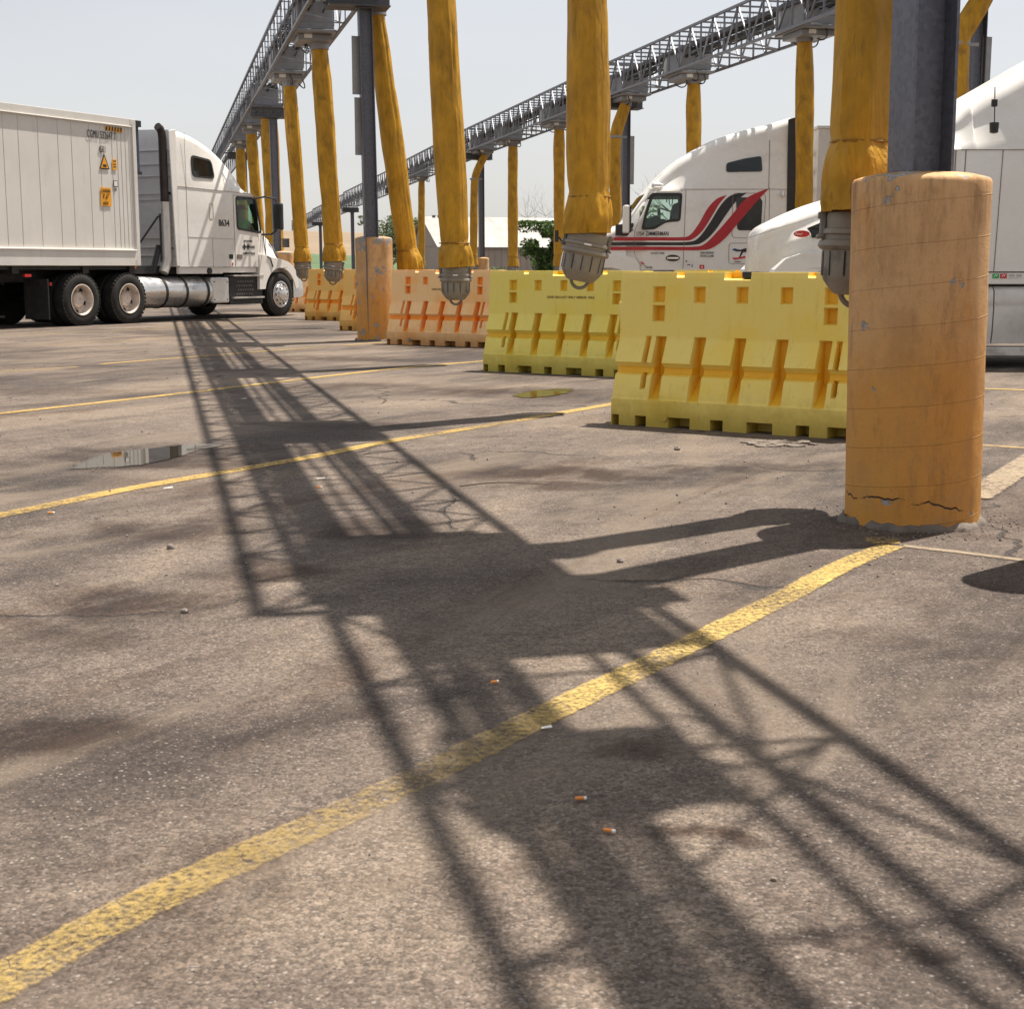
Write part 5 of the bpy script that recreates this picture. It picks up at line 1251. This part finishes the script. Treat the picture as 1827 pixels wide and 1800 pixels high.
    m = MB(); seam(m, [W((2.6, 2.58)), W((4.93, 2.585)), W((5.3, 2.58))], Y, 1, .010); seam(m, [W((3.33, 2.58)), W((3.30, 1.08))], Y, 1, .010)
    seam(m, [W(p) for p in [(3.28, 2.56), (2.64, 2.56), (2.36, 1.80), (2.36, 1.36), (2.50, 1.12)]], Y, 1, .008)
    seam(m, [W(p) for p in rpoly([(4.23, 2.51), (4.82, 2.51), (4.86, 2.44), (4.83, 1.67), (4.23, 1.67)], .07)] + [W((4.23, 2.45))], Y, 1, .010); seam(m, [W(p) for p in rpoly([(4.18, 1.57), (4.85, 1.57), (4.85, 1.18), (4.18, 1.18)], .06)] + [W((4.18, 1.52))], Y, 1, .010)
    seam(m, [W((4.93, 2.6)), W((4.95, 1.1))], Y, 1, .008); m.build('panel_seam', 'louvre', t, smooth=0)
    m = MB()
    for k in range(3):
        pts = [(-4.91, HW - .04, 2.6), (-4.91, HW - .10, 3.5)]
    m.tube([up(-4.915, z, .004) for z in (2.6, 2.9, 3.2, 3.5)], .006, 6); m.build('fairing_seam', 'louvre', t)
    m = MB(); m.plate([[W(p) for p in [(5.25, 3.88), (5.43, 3.93), (5.46, 1.1), (5.28, 1.1)]]], sp_fn(Y - .02, 1), .035); m.build('side_extender', 'black', t, smooth=0); m = MB(); m.plate([[W(p) for p in [(5.25, 3.88), (5.43, 3.93), (5.46, 1.1), (5.28, 1.1)]]], sp_fn(-Y - .012, 1), .035); m.build('side_extender', 'black', t, smooth=0)
    # hood, fender, bumper
    ht = srow([(-2.20, 1.93), (-2.0, 1.86), (-1.6, 1.72), (-1.25, 1.58), (-1.05, 1.42), (-.97, 1.1)], 16); tab = []
    for x, z in ht: f = (x + 2.2) / 1.23; wd = 1.19 - .33 * f; tab.append((x, wd, wd - .12, .75, max(.8, z - .4), z, .16, .05))
    loft(tab).build('hood', 'white', t, smooth=40)
    for s in (-1, 1):
        cx = -1.85; arch = [(cx + .60 * cos(radians(a)), .50 + .60 * sin(radians(a))) for a in range(12, 169, 12)]
        o2 = [(cx + .80, .5), (cx + .82, .95), (cx + .6, 1.22), (cx + .2, 1.34), (cx - .2, 1.36), (cx - .5, 1.30), (cx - .62, 1.2), (cx - .64, .62)]
        m = MB(); m.plate([o2 + list(reversed(arch))], (lambda s: lambda a, b2, d: (a, s * (.80 + d), b2))(s), .42); m.build('fender', 'white', t, smooth=20, bevel=.03)
        wh = thing('wheel', None, None); wh.parent = t; wheel(wh, cx, s * (HW - .15), .50, .50, s, 'steer')
        for x in (-7.3, -8.6): wh = thing('wheel', None, None); wh.parent = t; wheel(wh, x, s * (HW - .14), .50, .50, s, 'drive')
    loft([(-1.1, 1.16, 1.16, .35, .55, .80, .05, 0), (-.95, 1.12, 1.1, .35, .55, .80, .05, 0), (-.85, .8, .78, .36, .55, .78, .05, 0)]).build('bumper', 'alum', t, smooth=40)
    m = MB(); m.plate([[W(p) for p in [(2.0, 1.92), (2.34, 1.95), (2.36, 1.70), (2.0, 1.72)]]], sp_fn(1.0, 1), .12); m.build('cowl', 'black', t, smooth=0)
    m = MB(); m.plate([[W(p) for p in [(2.26, 1.25), (2.36, 1.14), (2.36, 1.05), (2.22, 1.3)]]], sp_fn(1.1, 1), .1); m.build('hood_latch', 'black', t, smooth=0)
    m = MB(); m.box((-2.17, Y + .27, 2.01), (.12, .25, .52)); mir = m.build('mirror', 'white', t, smooth=0, bevel=.03)
    m = MB(); m.box((-2.245, Y + .27, 2.01), (.03, .24, .50)); m.build('mirror_glass', 'black', mir, smooth=0)
    m = MB(); m.tube([(-2.3, Y - .02, 1.82), (-2.22, Y + .2, 1.84)], .03, 8); m.build('mirror_arm', 'black', mir)
    m = MB(); m.tube([(-1.25, 1.0, 1.40), (-1.06, 1.10, 1.52), (-.90, 1.16, 1.68)], .02, 8); m.box((-.86, 1.18, 1.70), (.07, .16, .22)); hm = m.build('hood_mirror', 'black', t, smooth=0)
    m = MB(); m.lathe([(.02, -.14), (.06, -.06), (.065, .05), (.02, .09)], (-2.78, 1.02, 2.66), 16, 'X'); m.build('marker_horn', 'alum', t)
    m = MB(); m.lathe([(.03, -.06), (.04, 0), (.02, .06)], W((5.18, 2.5))[0:1] + (Y + .03, 2.5), 12, 'Z'); m.build('side_lamp', 'alum', t)
    m = MB(); m.box((-4.0, Y - .12, .98), (3.2, .12, .12)); m.box((-3.4, Y - .35, .6), (2.2, .6, .55)); m.build('skirt', 'alum_dull', t, smooth=0, bevel=.02)
    m = MB()
    for s in (-1, 1): m.box((-5.2, s * .43, .9), (8.2, .09, .26))
    m.box((-3.5, 0, .8), (3.4, 1.6, .4)); m.build('chassis_frame', 'chassis', t, smooth=0)
    # lettering on the near side: reads towards world +X = local -x
    fr = lambda X_, z: frame((-X_, Y + .010, z), (-1, 0, 0), (0, 0, 1))
    text('1754', .105, 'letter', t, fr(2.385, 1.71), 'door_number', xs=.72, bold=.015); text('ZIMMERMAN', .112, 'letter', t, fr(2.57, 1.71), 'door_lettering', xs=.66, sp=1.05, bold=.015)
    text('US DOT 21650', .055, 'letter', t, fr(2.67, 1.36), 'door_lettering', xs=.75); text('SAN REGINO', .060, 'letter', t, fr(3.63, 1.365), 'side_lettering', xs=.75); text('PA PUC A-1084', .060, 'letter', t, fr(3.63, 1.305), 'side_lettering', xs=.65)
    text('Texas', .075, 'letter', t, fr(2.55, 1.09), 'door_lettering', xs=.9)
    def plateX(name, pts, mat, th=.006, par=None, base=Y):
        m = MB(); m.plate([[W(p) for p in pts]], sp_fn(base, 1), th); return m.build(name, mat, par or t, smooth=0)
    ov = [(3.10 + .135 * cos(a), 1.285 + .062 * sin(a)) for a in [2 * pi * k / 24 for k in range(24)]]
    dv = plateX('door_handle', ov, 'letter', .012); plateX('handle_bar', [(2.99, 1.268), (3.21, 1.268), (3.21, 1.302), (2.99, 1.302)], 'alum', .018, dv)
    plateX('decal', [(3.62, 1.08), (3.71, 1.08), (3.71, 1.155), (3.62, 1.155)], 'decal_red'); plateX('decal', [(3.645, 1.10), (3.685, 1.10), (3.665, 1.14)], 'decal_white', .009)
    plateX('decal', [(3.345, 1.23), (3.385, 1.24), (3.36, 1.20)], 'ink'); plateX('decal', [(3.46, 1.13), (3.485, 1.18), (3.48, 1.11)], 'decal_blue'); plateX('decal', [(3.38, 1.15), (3.44, 1.15), (3.44, 1.165), (3.38, 1.165)], 'letter')
    plateX('decal', [(2.47, 1.22), (2.53, 1.20), (2.56, 1.15), (2.51, 1.17)], 'decal_red')
    lg = plateX('fleet_emblem', [(4.24, 1.44), (4.30, 1.46), (4.40, 1.44), (4.48, 1.47), (4.60, 1.46), (4.66, 1.44), (4.58, 1.30), (4.54, 1.22), (4.50, 1.22), (4.53, 1.32), (4.56, 1.39), (4.46, 1.40), (4.40, 1.30), (4.36, 1.26), (4.40, 1.36), (4.42, 1.41), (4.32, 1.41)], 'ink')
    plateX('emblem_flag', [(4.24, 1.45), (4.29, 1.47), (4.35, 1.45), (4.33, 1.42), (4.28, 1.43)], 'decal_blue', .010, lg); plateX('emblem_ribbon', [(4.25, 1.30), (4.28, 1.25), (4.40, 1.27), (4.52, 1.29), (4.66, 1.32), (4.66, 1.35), (4.50, 1.325), (4.36, 1.295), (4.30, 1.29)], 'decal_red', .010, lg)
    text('ZIMMERMAN', .03, 'letter', t, fr(4.28, 1.205), 'emblem_lettering', xs=.8)
    # trailer coupled behind
    b = thing('box_trailer', 'pale box trailer coupled behind the striped truck', 'trailer', (5.78, YS + HW, 0), 0)
    m = MB(); m.box((6.7, 0, 2.38), (13.3, 2.5, 2.68)); m.build('wall', 'white_dirty', b, smooth=0, bevel=.02)
    m = MB(); m.box((6.7, 0, 3.735), (13.36, 2.54, .05)); m.build('roof_rail', 'alum_dull', b, smooth=0)
    m = MB()
    for k in range(5): m.tube([(-.02, -1.0, 3.3 - k * .35), (-.05, -.6, 3.25 - k * .35), (-.02, -.2, 3.32 - k * .35)], .03, 8)
    m.build('air_line', 'black', b)
    m = MB(); m.box((6.7, 0, .95), (13, 1.0, .18)); m.build('chassis_frame', 'chassis', b, smooth=0)
    for s in (-1, 1):
        m = MB(); m.box((2.3, s * .7, .5), (.12, .12, .85)); m.box((2.3, s * .7, .06), (.25, .25, .04)); m.build('landing_leg', 'chassis', b, smooth=0)
        for x in (10.5, 11.8): wh = thing('wheel', None, None); wh.parent = b; wheel(wh, x, s * 1.08, .50, .50, s, 'drive')
striped_truck()

# ---- white aerodynamic tractor at the right, cut by the frame; same local frame
def right_truck():
    YS = 16.3; HW = 1.22; t = thing('semi_truck', 'white semi truck with a red oval hood badge behind the cracked bollard', 'truck', (0, YS + HW, 0), pi)
    Y = HW
    def W(p): return (-p[0], p[1])
    zt = srow([(-8.0, 3.95), (-7.2, 3.90), (-6.6, 3.75), (-6.0, 3.45), (-5.54, 3.19), (-5.26, 3.03), (-5.05, 2.89), (-4.91, 2.77), (-4.77, 2.72), (-4.5, 2.64)], 64); tab = []
    for x, z in zt:
        f = (x + 8) / 3.5; tab.append((x, HW, HW - .06 - .16 * f, 1.06, min(2.37, z - .2), z, .26 if z > 2.9 else .16, .04))
    for x, z, wt in ((-4.35, 2.46, .92), (-4.2, 2.24, .97), (-4.02, 1.98, 1.03)): tab.append((x, HW - .03 - (x + 4.4) * .2, wt, 1.06, z - .35, z, .08, .05))
    cab = loft(tab).build('cab', 'white', t, smooth=40)
    win = rpoly([W(p) for p in [(4.36, 2.26), (4.62, 2.28), (4.62, 1.86), (4.5, 1.84), (4.22, 1.78)]], .05); boolean_cut(cab, [win], -2, 2)
    fn = sp_fn(Y, 1)
    m = MB(); m.plate([rpoly([W(p) for p in [(4.33, 2.30), (4.66, 2.32), (4.66, 1.82), (4.5, 1.80), (4.17, 1.74)]], .06), win], fn, .012); wf = m.build('window_frame', 'black', t, smooth=0)
    m = MB(); m.plate([win], sp_fn(Y - .03, 1), .004); m.build('pane', 'glass', wf, smooth=0)
    m = MB(); seam(m, [(-4.5, 2.37), (-8, 2.37)], Y, 1, .012); seam(m, [(-4.95, 2.37), (-4.93, 1.06)], Y, 1, .010); seam(m, [(-4.84, 2.36), (-4.83, 1.1)], Y, 1, .012); seam(m, [(-5.355, 2.37), (-5.32, 1.05)], Y, 1, .008); seam(m, [(-4.0, 1.05), (-8, 1.05)], Y, 1, .008); m.build('panel_seam', 'louvre', t, smooth=0)
    m = MB(); m.box((-6.1, Y - .05, .985), (4.0, .10, .13)); m.build('sill', 'white', t, smooth=0, bevel=.01)
    m = MB()   # lower fairings with a rolled top
    for a, b2 in ((-5.33, -4.6), (-8.0, -5.345)):
        pr = [(Y - .16, .90), (Y - .05, .89), (Y + .0, .84), (Y + .01, .70), (Y + .005, .69), (Y + .015, .66), (Y - .0, .40), (Y - .03, .27), (Y - .2, .26)]
        v = [(x, y, z) for x in (a, b2) for y, z in pr]; n = len(pr); m.add(v, [(i, i + 1, i + 1 + n, i + n) for i in range(n - 1)] + [tuple(range(n)), tuple(range(2 * n - 1, n - 1, -1))])
    m.build('side_fairing', 'white_dirty', t, smooth=50)
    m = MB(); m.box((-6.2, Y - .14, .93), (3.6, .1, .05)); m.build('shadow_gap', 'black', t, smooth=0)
    m = MB(); m.box((-6.2, Y - .10, .18), (3.4, .30, .10)); m.build('step', 'alum_dull', t, smooth=0, bevel=.01)
    # hood
    WD = [(-4.1, 1.19), (-3.3, 1.15), (-3.12, 1.09), (-2.98, .95), (-2.89, .72), (-2.84, .50)]
    ht = srow([(-4.1, 2.02), (-3.75, 1.87), (-3.47, 1.78), (-3.22, 1.68), (-3.05, 1.60), (-2.92, 1.54), (-2.86, 1.48), (-2.84, 1.40)], 28); tab = []
    for x, z in ht: wd = interp(WD, x); tab.append((x, wd, wd - .12, .70, max(.75, z - .26), z, .12, .05))
    loft(tab).build('hood', 'white', t, smooth=40)
    fh = lambda a, b2, d: (a, interp(WD, a) + .004 - (.02 if b2 > 1.5 else 0) * 0 + d, b2)
    m = MB(); m.plate([rpoly([W(p) for p in [(3.255, 1.53), (3.29, 1.545), (3.47, 1.62), (3.62, 1.64), (3.58, 1.44), (3.31, 1.425), (3.30, 1.475)]], .015)], fh, .008); m.build('side_vent', 'black', t, smooth=0)
    ov = lambda k: [W((3.205 + .082 * k * cos(a), 1.47 + .036 * k * sin(a))) for a in [2 * pi * j / 28 for j in range(28)]]
    m = MB(); m.plate([ov(1.06)], fh, .007); bd = m.build('oval_badge', 'alum', t, smooth=0)
    m = MB(); m.plate([ov(1.0)], fh, .010); m.build('badge_face', 'decal_red', bd, smooth=0)
    text('Peterbilt', .040, 'decal_white', bd, frame((-3.135, fh(-3.2, 0, .012)[1], 1.456), (-1, 0, 0), (.12, 0, 1)), 'badge_lettering', xs=.85)
    m = MB(); m.tube([(x, fh(x, 0, 0)[1] + .002, z) for x, z in [W(p) for p in [(3.45, 1.69), (3.2, 1.61), (2.96, 1.53), (2.70, 1.435)]]], .006, 6); m.build('hood_crease', 'white_dirty', t)
    for s in (-1, 1):
        cx = -3.60; arch = [(cx + .58 * cos(radians(a)), .52 + .58 * sin(radians(a))) for a in range(12, 169, 8)]
        o2 = [(cx + .74, .62), (cx + .74, .95), (cx + .70, 1.08), (cx + .58, 1.20), (cx + .40, 1.265), (cx + .2, 1.275), (cx - .3, 1.26), (cx - .6, 1.2), (cx - .66, .62)]
        m = MB(); m.plate([o2 + list(reversed(arch))], (lambda s: lambda a, b2, d: (a, s * (.84 + d), b2))(s), .38); m.build('fender', 'white', t, smooth=20, bevel=.05)
        m = MB(); m.plate([[(cx + .57, .5)] + list(arch) + [(cx - .57, .5)]], (lambda s: lambda a, b2, d: (a, s * (.80 + d), b2))(s), .06); m.build('wheel_well', 'black', t, smooth=0)
        wh = thing('wheel', None, None); wh.parent = t; wheel(wh, cx, s * (HW - .17), .50, .50, s, 'steer')
        for x in (-9.4, -10.7): wh = thing('wheel', None, None); wh.parent = t; wheel(wh, x, s * (HW - .14), .50, .50, s, 'drive')
    loft([(-3.0, 1.16, 1.16, .35, .6, .86, .05, 0), (-2.85, 1.0, .98, .35, .6, .86, .05, 0), (-2.78, .6, .58, .36, .6, .84, .05, 0)]).build('bumper', 'white', t, smooth=40)
    m = MB()
    for s in (-1, 1): m.box((-7, s * .43, .9), (8.4, .09, .26))
    m.box((-6.2, 0, .7), (3.6, 1.7, .5)); m.build('chassis_frame', 'chassis', t, smooth=0)
    fr = lambda X_, z: frame((-X_, Y + .010, z), (-1, 0, 0), (0, 0, 1))
    for i, (x, mt) in enumerate(((5.345, 'decal_green'), (5.43, 'decal_red'), (5.52, 'decal_white'), (5.60, 'decal_white'))):
        m = MB(); m.plate([[W(p) for p in [(x - .036, .985), (x + .036, .985), (x + .036, 1.035), (x - .036, 1.035)]]], sp_fn(Y, 1), .006); d = m.build('decal', mt, t, smooth=0)
        if i < 2:
            m = MB(); m.plate([[W(p) for p in [(x - .02, .995), (x, 1.02), (x + .006, 1.0), (x + .02, 1.025), (x + .02, 1.03), (x + .002, 1.012), (x - .002, 1.03), (x - .024, .998)]]], sp_fn(Y, 1), .009); m.build('print', 'decal_white', d, smooth=0)
        else:
            m = MB(); [m.plate([[W(p) for p in [(x - .03, z), (x + .03, z), (x + .03, z + .006), (x - .03, z + .006)]]], sp_fn(Y, 1), .008) for z in (.995, 1.01, 1.022)]; m.build('print', 'sign', d, smooth=0)
    m = MB(); m.tube([(-5.24, Y + .02, 2.60), (-5.22, Y + .03, 3.03)], .006, 6); an_ = m.build('antenna', 'black', t)
    m = MB(); m.lathe([(.02, -.06), (.045, -.05), (.05, .02), (.05, .055), (.02, .06)], (-5.24, Y + .01, 2.60), 14); m.lathe([(.02, -.04), (.034, -.035), (.034, .035), (.02, .04)], (-5.225, Y + .025, 2.86), 12); m.build('antenna_mount', 'black', an_)
    m = MB(); m.box((-4.90, Y + .02, 2.05), (.03, .04, .12)); m.build('door_handle', 'alum', t, smooth=0)
right_truck()

# ------------------------------------------------------------------ background: barn, trees, bushes
def barn():
    a = Vector((-6.25, 128, 0)); b = Vector((-9.4, 136.5, 0)); wv = (b - a); Wd = wv.length; wv.normalize(); rv = Vector((-wv.y, wv.x, 0)) * -1
    if rv.x < 0: rv = -rv
    c = (a + b) / 2; t = thing('barn', 'long tan metal barn with pale roof beyond the lot', 'barn', c, math.atan2(rv.y, rv.x)); L = 44; he, hr = 3.0, 5.55
    m = MB(); v = [(x, y, z) for x in (0, L) for y, z in ((-Wd / 2, 0), (-Wd / 2, he), (0, hr - .05), (Wd / 2, he), (Wd / 2, 0))]
    m.add(v, [(0, 1, 2, 3, 4), (9, 8, 7, 6, 5), (0, 5, 6, 1), (4, 3, 8, 9)]); m.build('wall', 'barn', t, smooth=0)
    m = MB()
    for s in (-1, 1):
        ov = 1.06; m.add([(-.3, 0, hr + .06), (L + .3, 0, hr + .06), (L + .3, s * Wd / 2 * ov, he - .12), (-.3, s * Wd / 2 * ov, he - .12), (-.3, 0, hr - .04), (L + .3, 0, hr - .04), (L + .3, s * Wd / 2 * ov, he - .22), (-.3, s * Wd / 2 * ov, he - .22)], [(0, 1, 2, 3), (7, 6, 5, 4), (0, 3, 7, 4), (1, 5, 6, 2), (3, 2, 6, 7), (0, 4, 5, 1)])
    m.build('roof', 'roof', t, smooth=0)
    m = MB()
    for k in range(int(L / .6)): m.box((.3 + k * .6, -Wd / 2 - .02, he / 2), (.05, .04, he - .2))
    m.build('siding_rib', 'barn', t, smooth=0)
    m = MB(); m.box((-.02, 0, he - .02), (.05, Wd - .1, .07)); m.build('gable_trim', 'roof', t, smooth=0)
    for x in (10, 22): m = MB(); m.box((x, -Wd / 2 - .03, 1.1), (1.1, .05, 2.2)); m.build('door', 'barn', t, smooth=0)
    m = MB(); [m.box((.9 + k * .5, 0, hr + .12), (.25, .35, .12)) for k in range(3)]; m.build('ridge_vent', 'hvac', t, smooth=0)
barn()

def tree(loc, h, cw, label, cat='tree', name='tree', nl=2600, leaf=.22, mat='leaf', trunk=.3, seed=0, bare=False, low=.25):
    rnd = random.Random(seed); t = thing(name, label, cat, loc, rnd.random() * 6)
    m = MB(); limbs = []
    pts = [Vector((0, 0, -.05))]
    for k in range(1, 6): pts.append(Vector((rnd.uniform(-.05, .05) * h, rnd.uniform(-.05, .05) * h, h * .16 * k)))
    m.tube(pts, [trunk * (1 - .16 * k) for k in range(6)], 8)
    ends = []
    for k in range(22 if bare else 12):
        b0 = pts[rnd.randint(1, 5)]; a = rnd.random() * 2 * pi; l = cw * rnd.uniform(.35, .6)
        e = b0 + Vector((cos(a) * l, sin(a) * l, h * rnd.uniform(.08, .34))); md = b0.lerp(e, .5) + Vector((0, 0, -.03 * h)); m.tube([b0, md, e], [trunk * .35, trunk * .22, trunk * .06], 5); ends.append(e)
        if bare:
            for j in range(5):
                s0 = md.lerp(e, rnd.random()); e2 = s0 + Vector((rnd.uniform(-.2, .2) * cw, rnd.uniform(-.2, .2) * cw, rnd.uniform(.08, .25) * h)); m.tube([s0, e2], [trunk * .09, trunk * .03], 4)
    m.build('trunk', 'bark', t)
    if bare: return t
    cl = [(e, cw * rnd.uniform(.16, .30)) for e in ends] + [(Vector((rnd.uniform(-.35, .35) * cw, rnd.uniform(-.35, .35) * cw, h * rnd.uniform(low, .92))), cw * rnd.uniform(.14, .28)) for _ in range(20)]
    m = MB()
    for i in range(nl):
        c, r = rnd.choice(cl); d = Vector((rnd.gauss(0, 1), rnd.gauss(0, 1), rnd.gauss(0, 1))).normalized() * r * rnd.random() ** .4
        p = c + d; p.z = max(.05, min(p.z, h)); u = Vector((rnd.gauss(0, 1), rnd.gauss(0, 1), rnd.gauss(0, .6))).normalized(); v = u.cross(Vector((rnd.gauss(0, 1), rnd.gauss(0, 1), rnd.gauss(0, 1)))).normalized(); s = leaf * rnd.uniform(.6, 1.3)
        m.add([p - u * s, p - v * s * .45, p + u * s, p + v * s * .45], [(0, 1, 2, 3)])
    m.build('crown', mat, t, smooth=0)
    return t
def at(px, Y, z=0): return Vector(((px - 913.5) / 2600 * Y, Y, z))
TG = 'trees and bushes beyond the lot'
tree(at(984, 82), 3.6, 2.3, 'dense green bush in front of the barn wall', 'bush', 'bush', 9000, .13, 'leaf', .12, 1, low=.12)
tree(at(968, 84), 1.7, 1.3, 'low green bush at the left of the dense bush', 'bush', 'bush', 900, .10, 'leaf', .06, 2, low=.1)
tree(at(884, 88), 1.1, 1.4, 'patch of weeds growing at the barn wall', 'weeds', 'weed_clump', 700, .10, 'leaf_pale', .04, 3, low=.05)
tree(at(690, 150), 6.2, 4.2, 'hazy green tree left of the slanting hose', 'tree', 'tree', 2200, .22, 'leaf_pale', .25, 4)
tree(at(742, 155), 6.4, 4.0, 'hazy green tree left of the barn gable', 'tree', 'tree', 2200, .22, 'leaf', .25, 5)
tree(at(1128, 150), 7.2, 4.2, 'hazy tree by the post left of the striped truck', 'tree', 'tree', 2200, .22, 'leaf_pale', .25, 6)
tree(at(935, 210), 10.0, 5.5, 'bare tree top above the left part of the barn roof', 'tree', 'bare_tree', 0, 0, 'leaf', .07, 7, True)
tree(at(972, 215), 10.6, 6.0, 'bare tree top above the barn roof near the bush', 'tree', 'bare_tree', 0, 0, 'leaf', .07, 8, True)
tree(at(1190, 120), 7.0, 5.0, 'bare tree seen through the striped truck window', 'tree', 'bare_tree', 0, 0, 'leaf', .14, 9, True)

# ------------------------------------------------------------------ litter and stones
def butt(px, py, ang, label, L=.028, mat='butt', r=.0042):
    p = G(px, py); t = thing('cigarette_butt', label, 'cigarette butt', (p.x, p.y, 0), ang, 'cigarette butts on the asphalt')
    m = MB(); m.lathe([(r * .8, -L / 2), (r, -L / 2 + .002), (r, L * .18), (r * .97, L * .2)], (0, 0, r + .004), 10, 'X'); m.build('filter', mat, t)
    m = MB(); m.lathe([(r * .97, L * .2), (r * .95, L * .42), (r * .6, L * .45)], (0, 0, r + .004), 10, 'X'); m.build('paper_end', 'paper', t)
for a in [(883, 1221, .5, 'cigarette butt in the truss shadow above the worn near line'), (1037, 1430, .1, 'cigarette butt lying level in the broad foreground shadow'), (1088, 1488, -.4, 'cigarette butt without paper tip, lowest in the foreground shadow'), (92, 918, .1, 'cigarette butt by the second line at left edge'), (570, 872, .2, 'cigarette butt in the unit shadow behind the second line')]:
    butt(*a, L=.026 if a[1] > 1100 else .032, r=.004 if a[1] > 1100 else .0045)
def scrap(px, py, w_, label, rot=0):
    p = G(px, py); m = MB(); m.add([(-w_ / 2, -.004, .007), (w_ / 2, -.005, .009), (w_ / 2 * .9, .006, .012), (-w_ / 2 * .8, .005, .008)], [(0, 1, 2, 3)]); o = m.build('paper_scrap', 'paper', smooth=0); o.location = (p.x, p.y, 0); o.rotation_euler = (0, 0, rot); tag(o, label, 'paper scrap', 'white paper scraps on the asphalt')
for a in [(975, 1303, .028, 'white paper scrap on the worn near line', .2), (572, 856, .05, 'white paper scrap in the truss shadow past the second line', .1), (435, 713, .05, 'curled white scrap beside the third line', .3), (300, 873, .05, 'white scrap just below the second line at left', .5)]: scrap(*a)
m = MB(); p0, p1 = G(820, 872), G(985, 868); pts = [Vector((p0.x + (p1.x - p0.x) * f, p0.y + (p1.y - p0.y) * f + .03 * sin(f * 5), .012 + .012 * sin(f * 3))) for f in [i / 14 for i in range(15)]]
o = m.tube([q - Vector((p0.x, p0.y, 0)) for q in pts], [.0045 - .0002 * i for i in range(15)], 6).build('twig', 'twig'); o.location = (p0.x, p0.y, 0); tag(o, 'thin greenish twig lying on the asphalt beyond the shadow', 'twig')
def stone(px, py, r, label, sd):
    p = G(px, py); bm = bmesh.new(); bmesh.ops.create_icosphere(bm, subdivisions=2, radius=r)
    for v in bm.verts: v.co *= 1 + .35 * noise.noise(v.co / r * 1.3 + Vector((sd, 0, 0))); v.co.z = v.co.z * .7 + r * .55
    me = bpy.data.meshes.new('stone'); bm.to_mesh(me); bm.free(); me.materials.append(M['pebble']); o = bpy.data.objects.new('stone', me); COL.objects.link(o); o.location = (p.x, p.y, 0); tag(o, label, 'stone', 'loose stones on the asphalt')
for i, a in enumerate([(1107, 1003, .014, 'round pebble between hose shadow and post shadow'), (1563, 996, .008, 'dark stone beneath the thin pale line'), (305, 979, .016, 'dark stone on open asphalt left of the truss shadow'), (330, 1093, .012, 'dark stone near the lower left stain'), (1208, 803, .02, 'dark stone in front of the nearest barrier'), (1380, 1570, .006, 'small dark chip in the foreground sunlit gap')]): stone(*a, i * 3.3)
rnd = random.Random(5); m = MB()
for i in range(1500):
    if i < 700: p = Vector((rnd.uniform(-1.2, 1.6), rnd.uniform(2.0, 6.0), 0)); r = rnd.uniform(.0012, .0035)
    elif i < 1250: Y = rnd.uniform(5, 20); p = Vector((rnd.uniform(-.38, .38) * Y, Y, 0)); r = rnd.uniform(.003, .009)
    else:
        a = rnd.random() * 2 * pi; q = rnd.uniform(.31, .50); p = Vector((1.765 + q * cos(a), 6.345 + q * sin(a), 0)); r = rnd.uniform(.002, .007)
    vs = [p + Vector((rnd.uniform(.6, 1.2) * r * x, rnd.uniform(.6, 1.2) * r * y, rnd.uniform(.5, 1.0) * r * (z + .8))) for x, y, z in ((1, 0, 0), (-1, 0, 0), (0, 1, 0), (0, -1, 0), (0, 0, 1), (0, 0, -1))]
    m.add(vs, [(0, 2, 4), (2, 1, 4), (1, 3, 4), (3, 0, 4), (2, 0, 5), (1, 2, 5), (3, 1, 5), (0, 3, 5)])
tag(m.build('gravel', 'pebble', smooth=0), 'fine gravel scattered over the asphalt', 'gravel', kind='stuff')
# broken asphalt lip in front of the nearest barrier
m = MB(); rnd = random.Random(3); c0 = G(1385, 792)
for i in range(30):
    a = rnd.random() * 2 * pi; q = rnd.random() ** .6; p = Vector((q * .24 * cos(a), q * .17 * sin(a), 0)); r = rnd.uniform(.025, .065)
    k = 6; top = [p + Vector((cos(2 * pi * j / k + a) * r * rnd.uniform(.7, 1.2), sin(2 * pi * j / k + a) * r * rnd.uniform(.7, 1.2), rnd.uniform(.004, .014))) for j in range(k)]
    m.add(top + [Vector((v.x * 1.02, v.y * 1.02, -.005)) for v in top], [tuple(range(k))] + [(j, (j + 1) % k, (j + 1) % k + k, j + k) for j in range(k)])
o = m.build('broken_asphalt', 'chips', smooth=0); o.location = (c0.x, c0.y, 0); tag(o, 'broken lifted asphalt patch in front of the nearest barrier', 'broken asphalt')
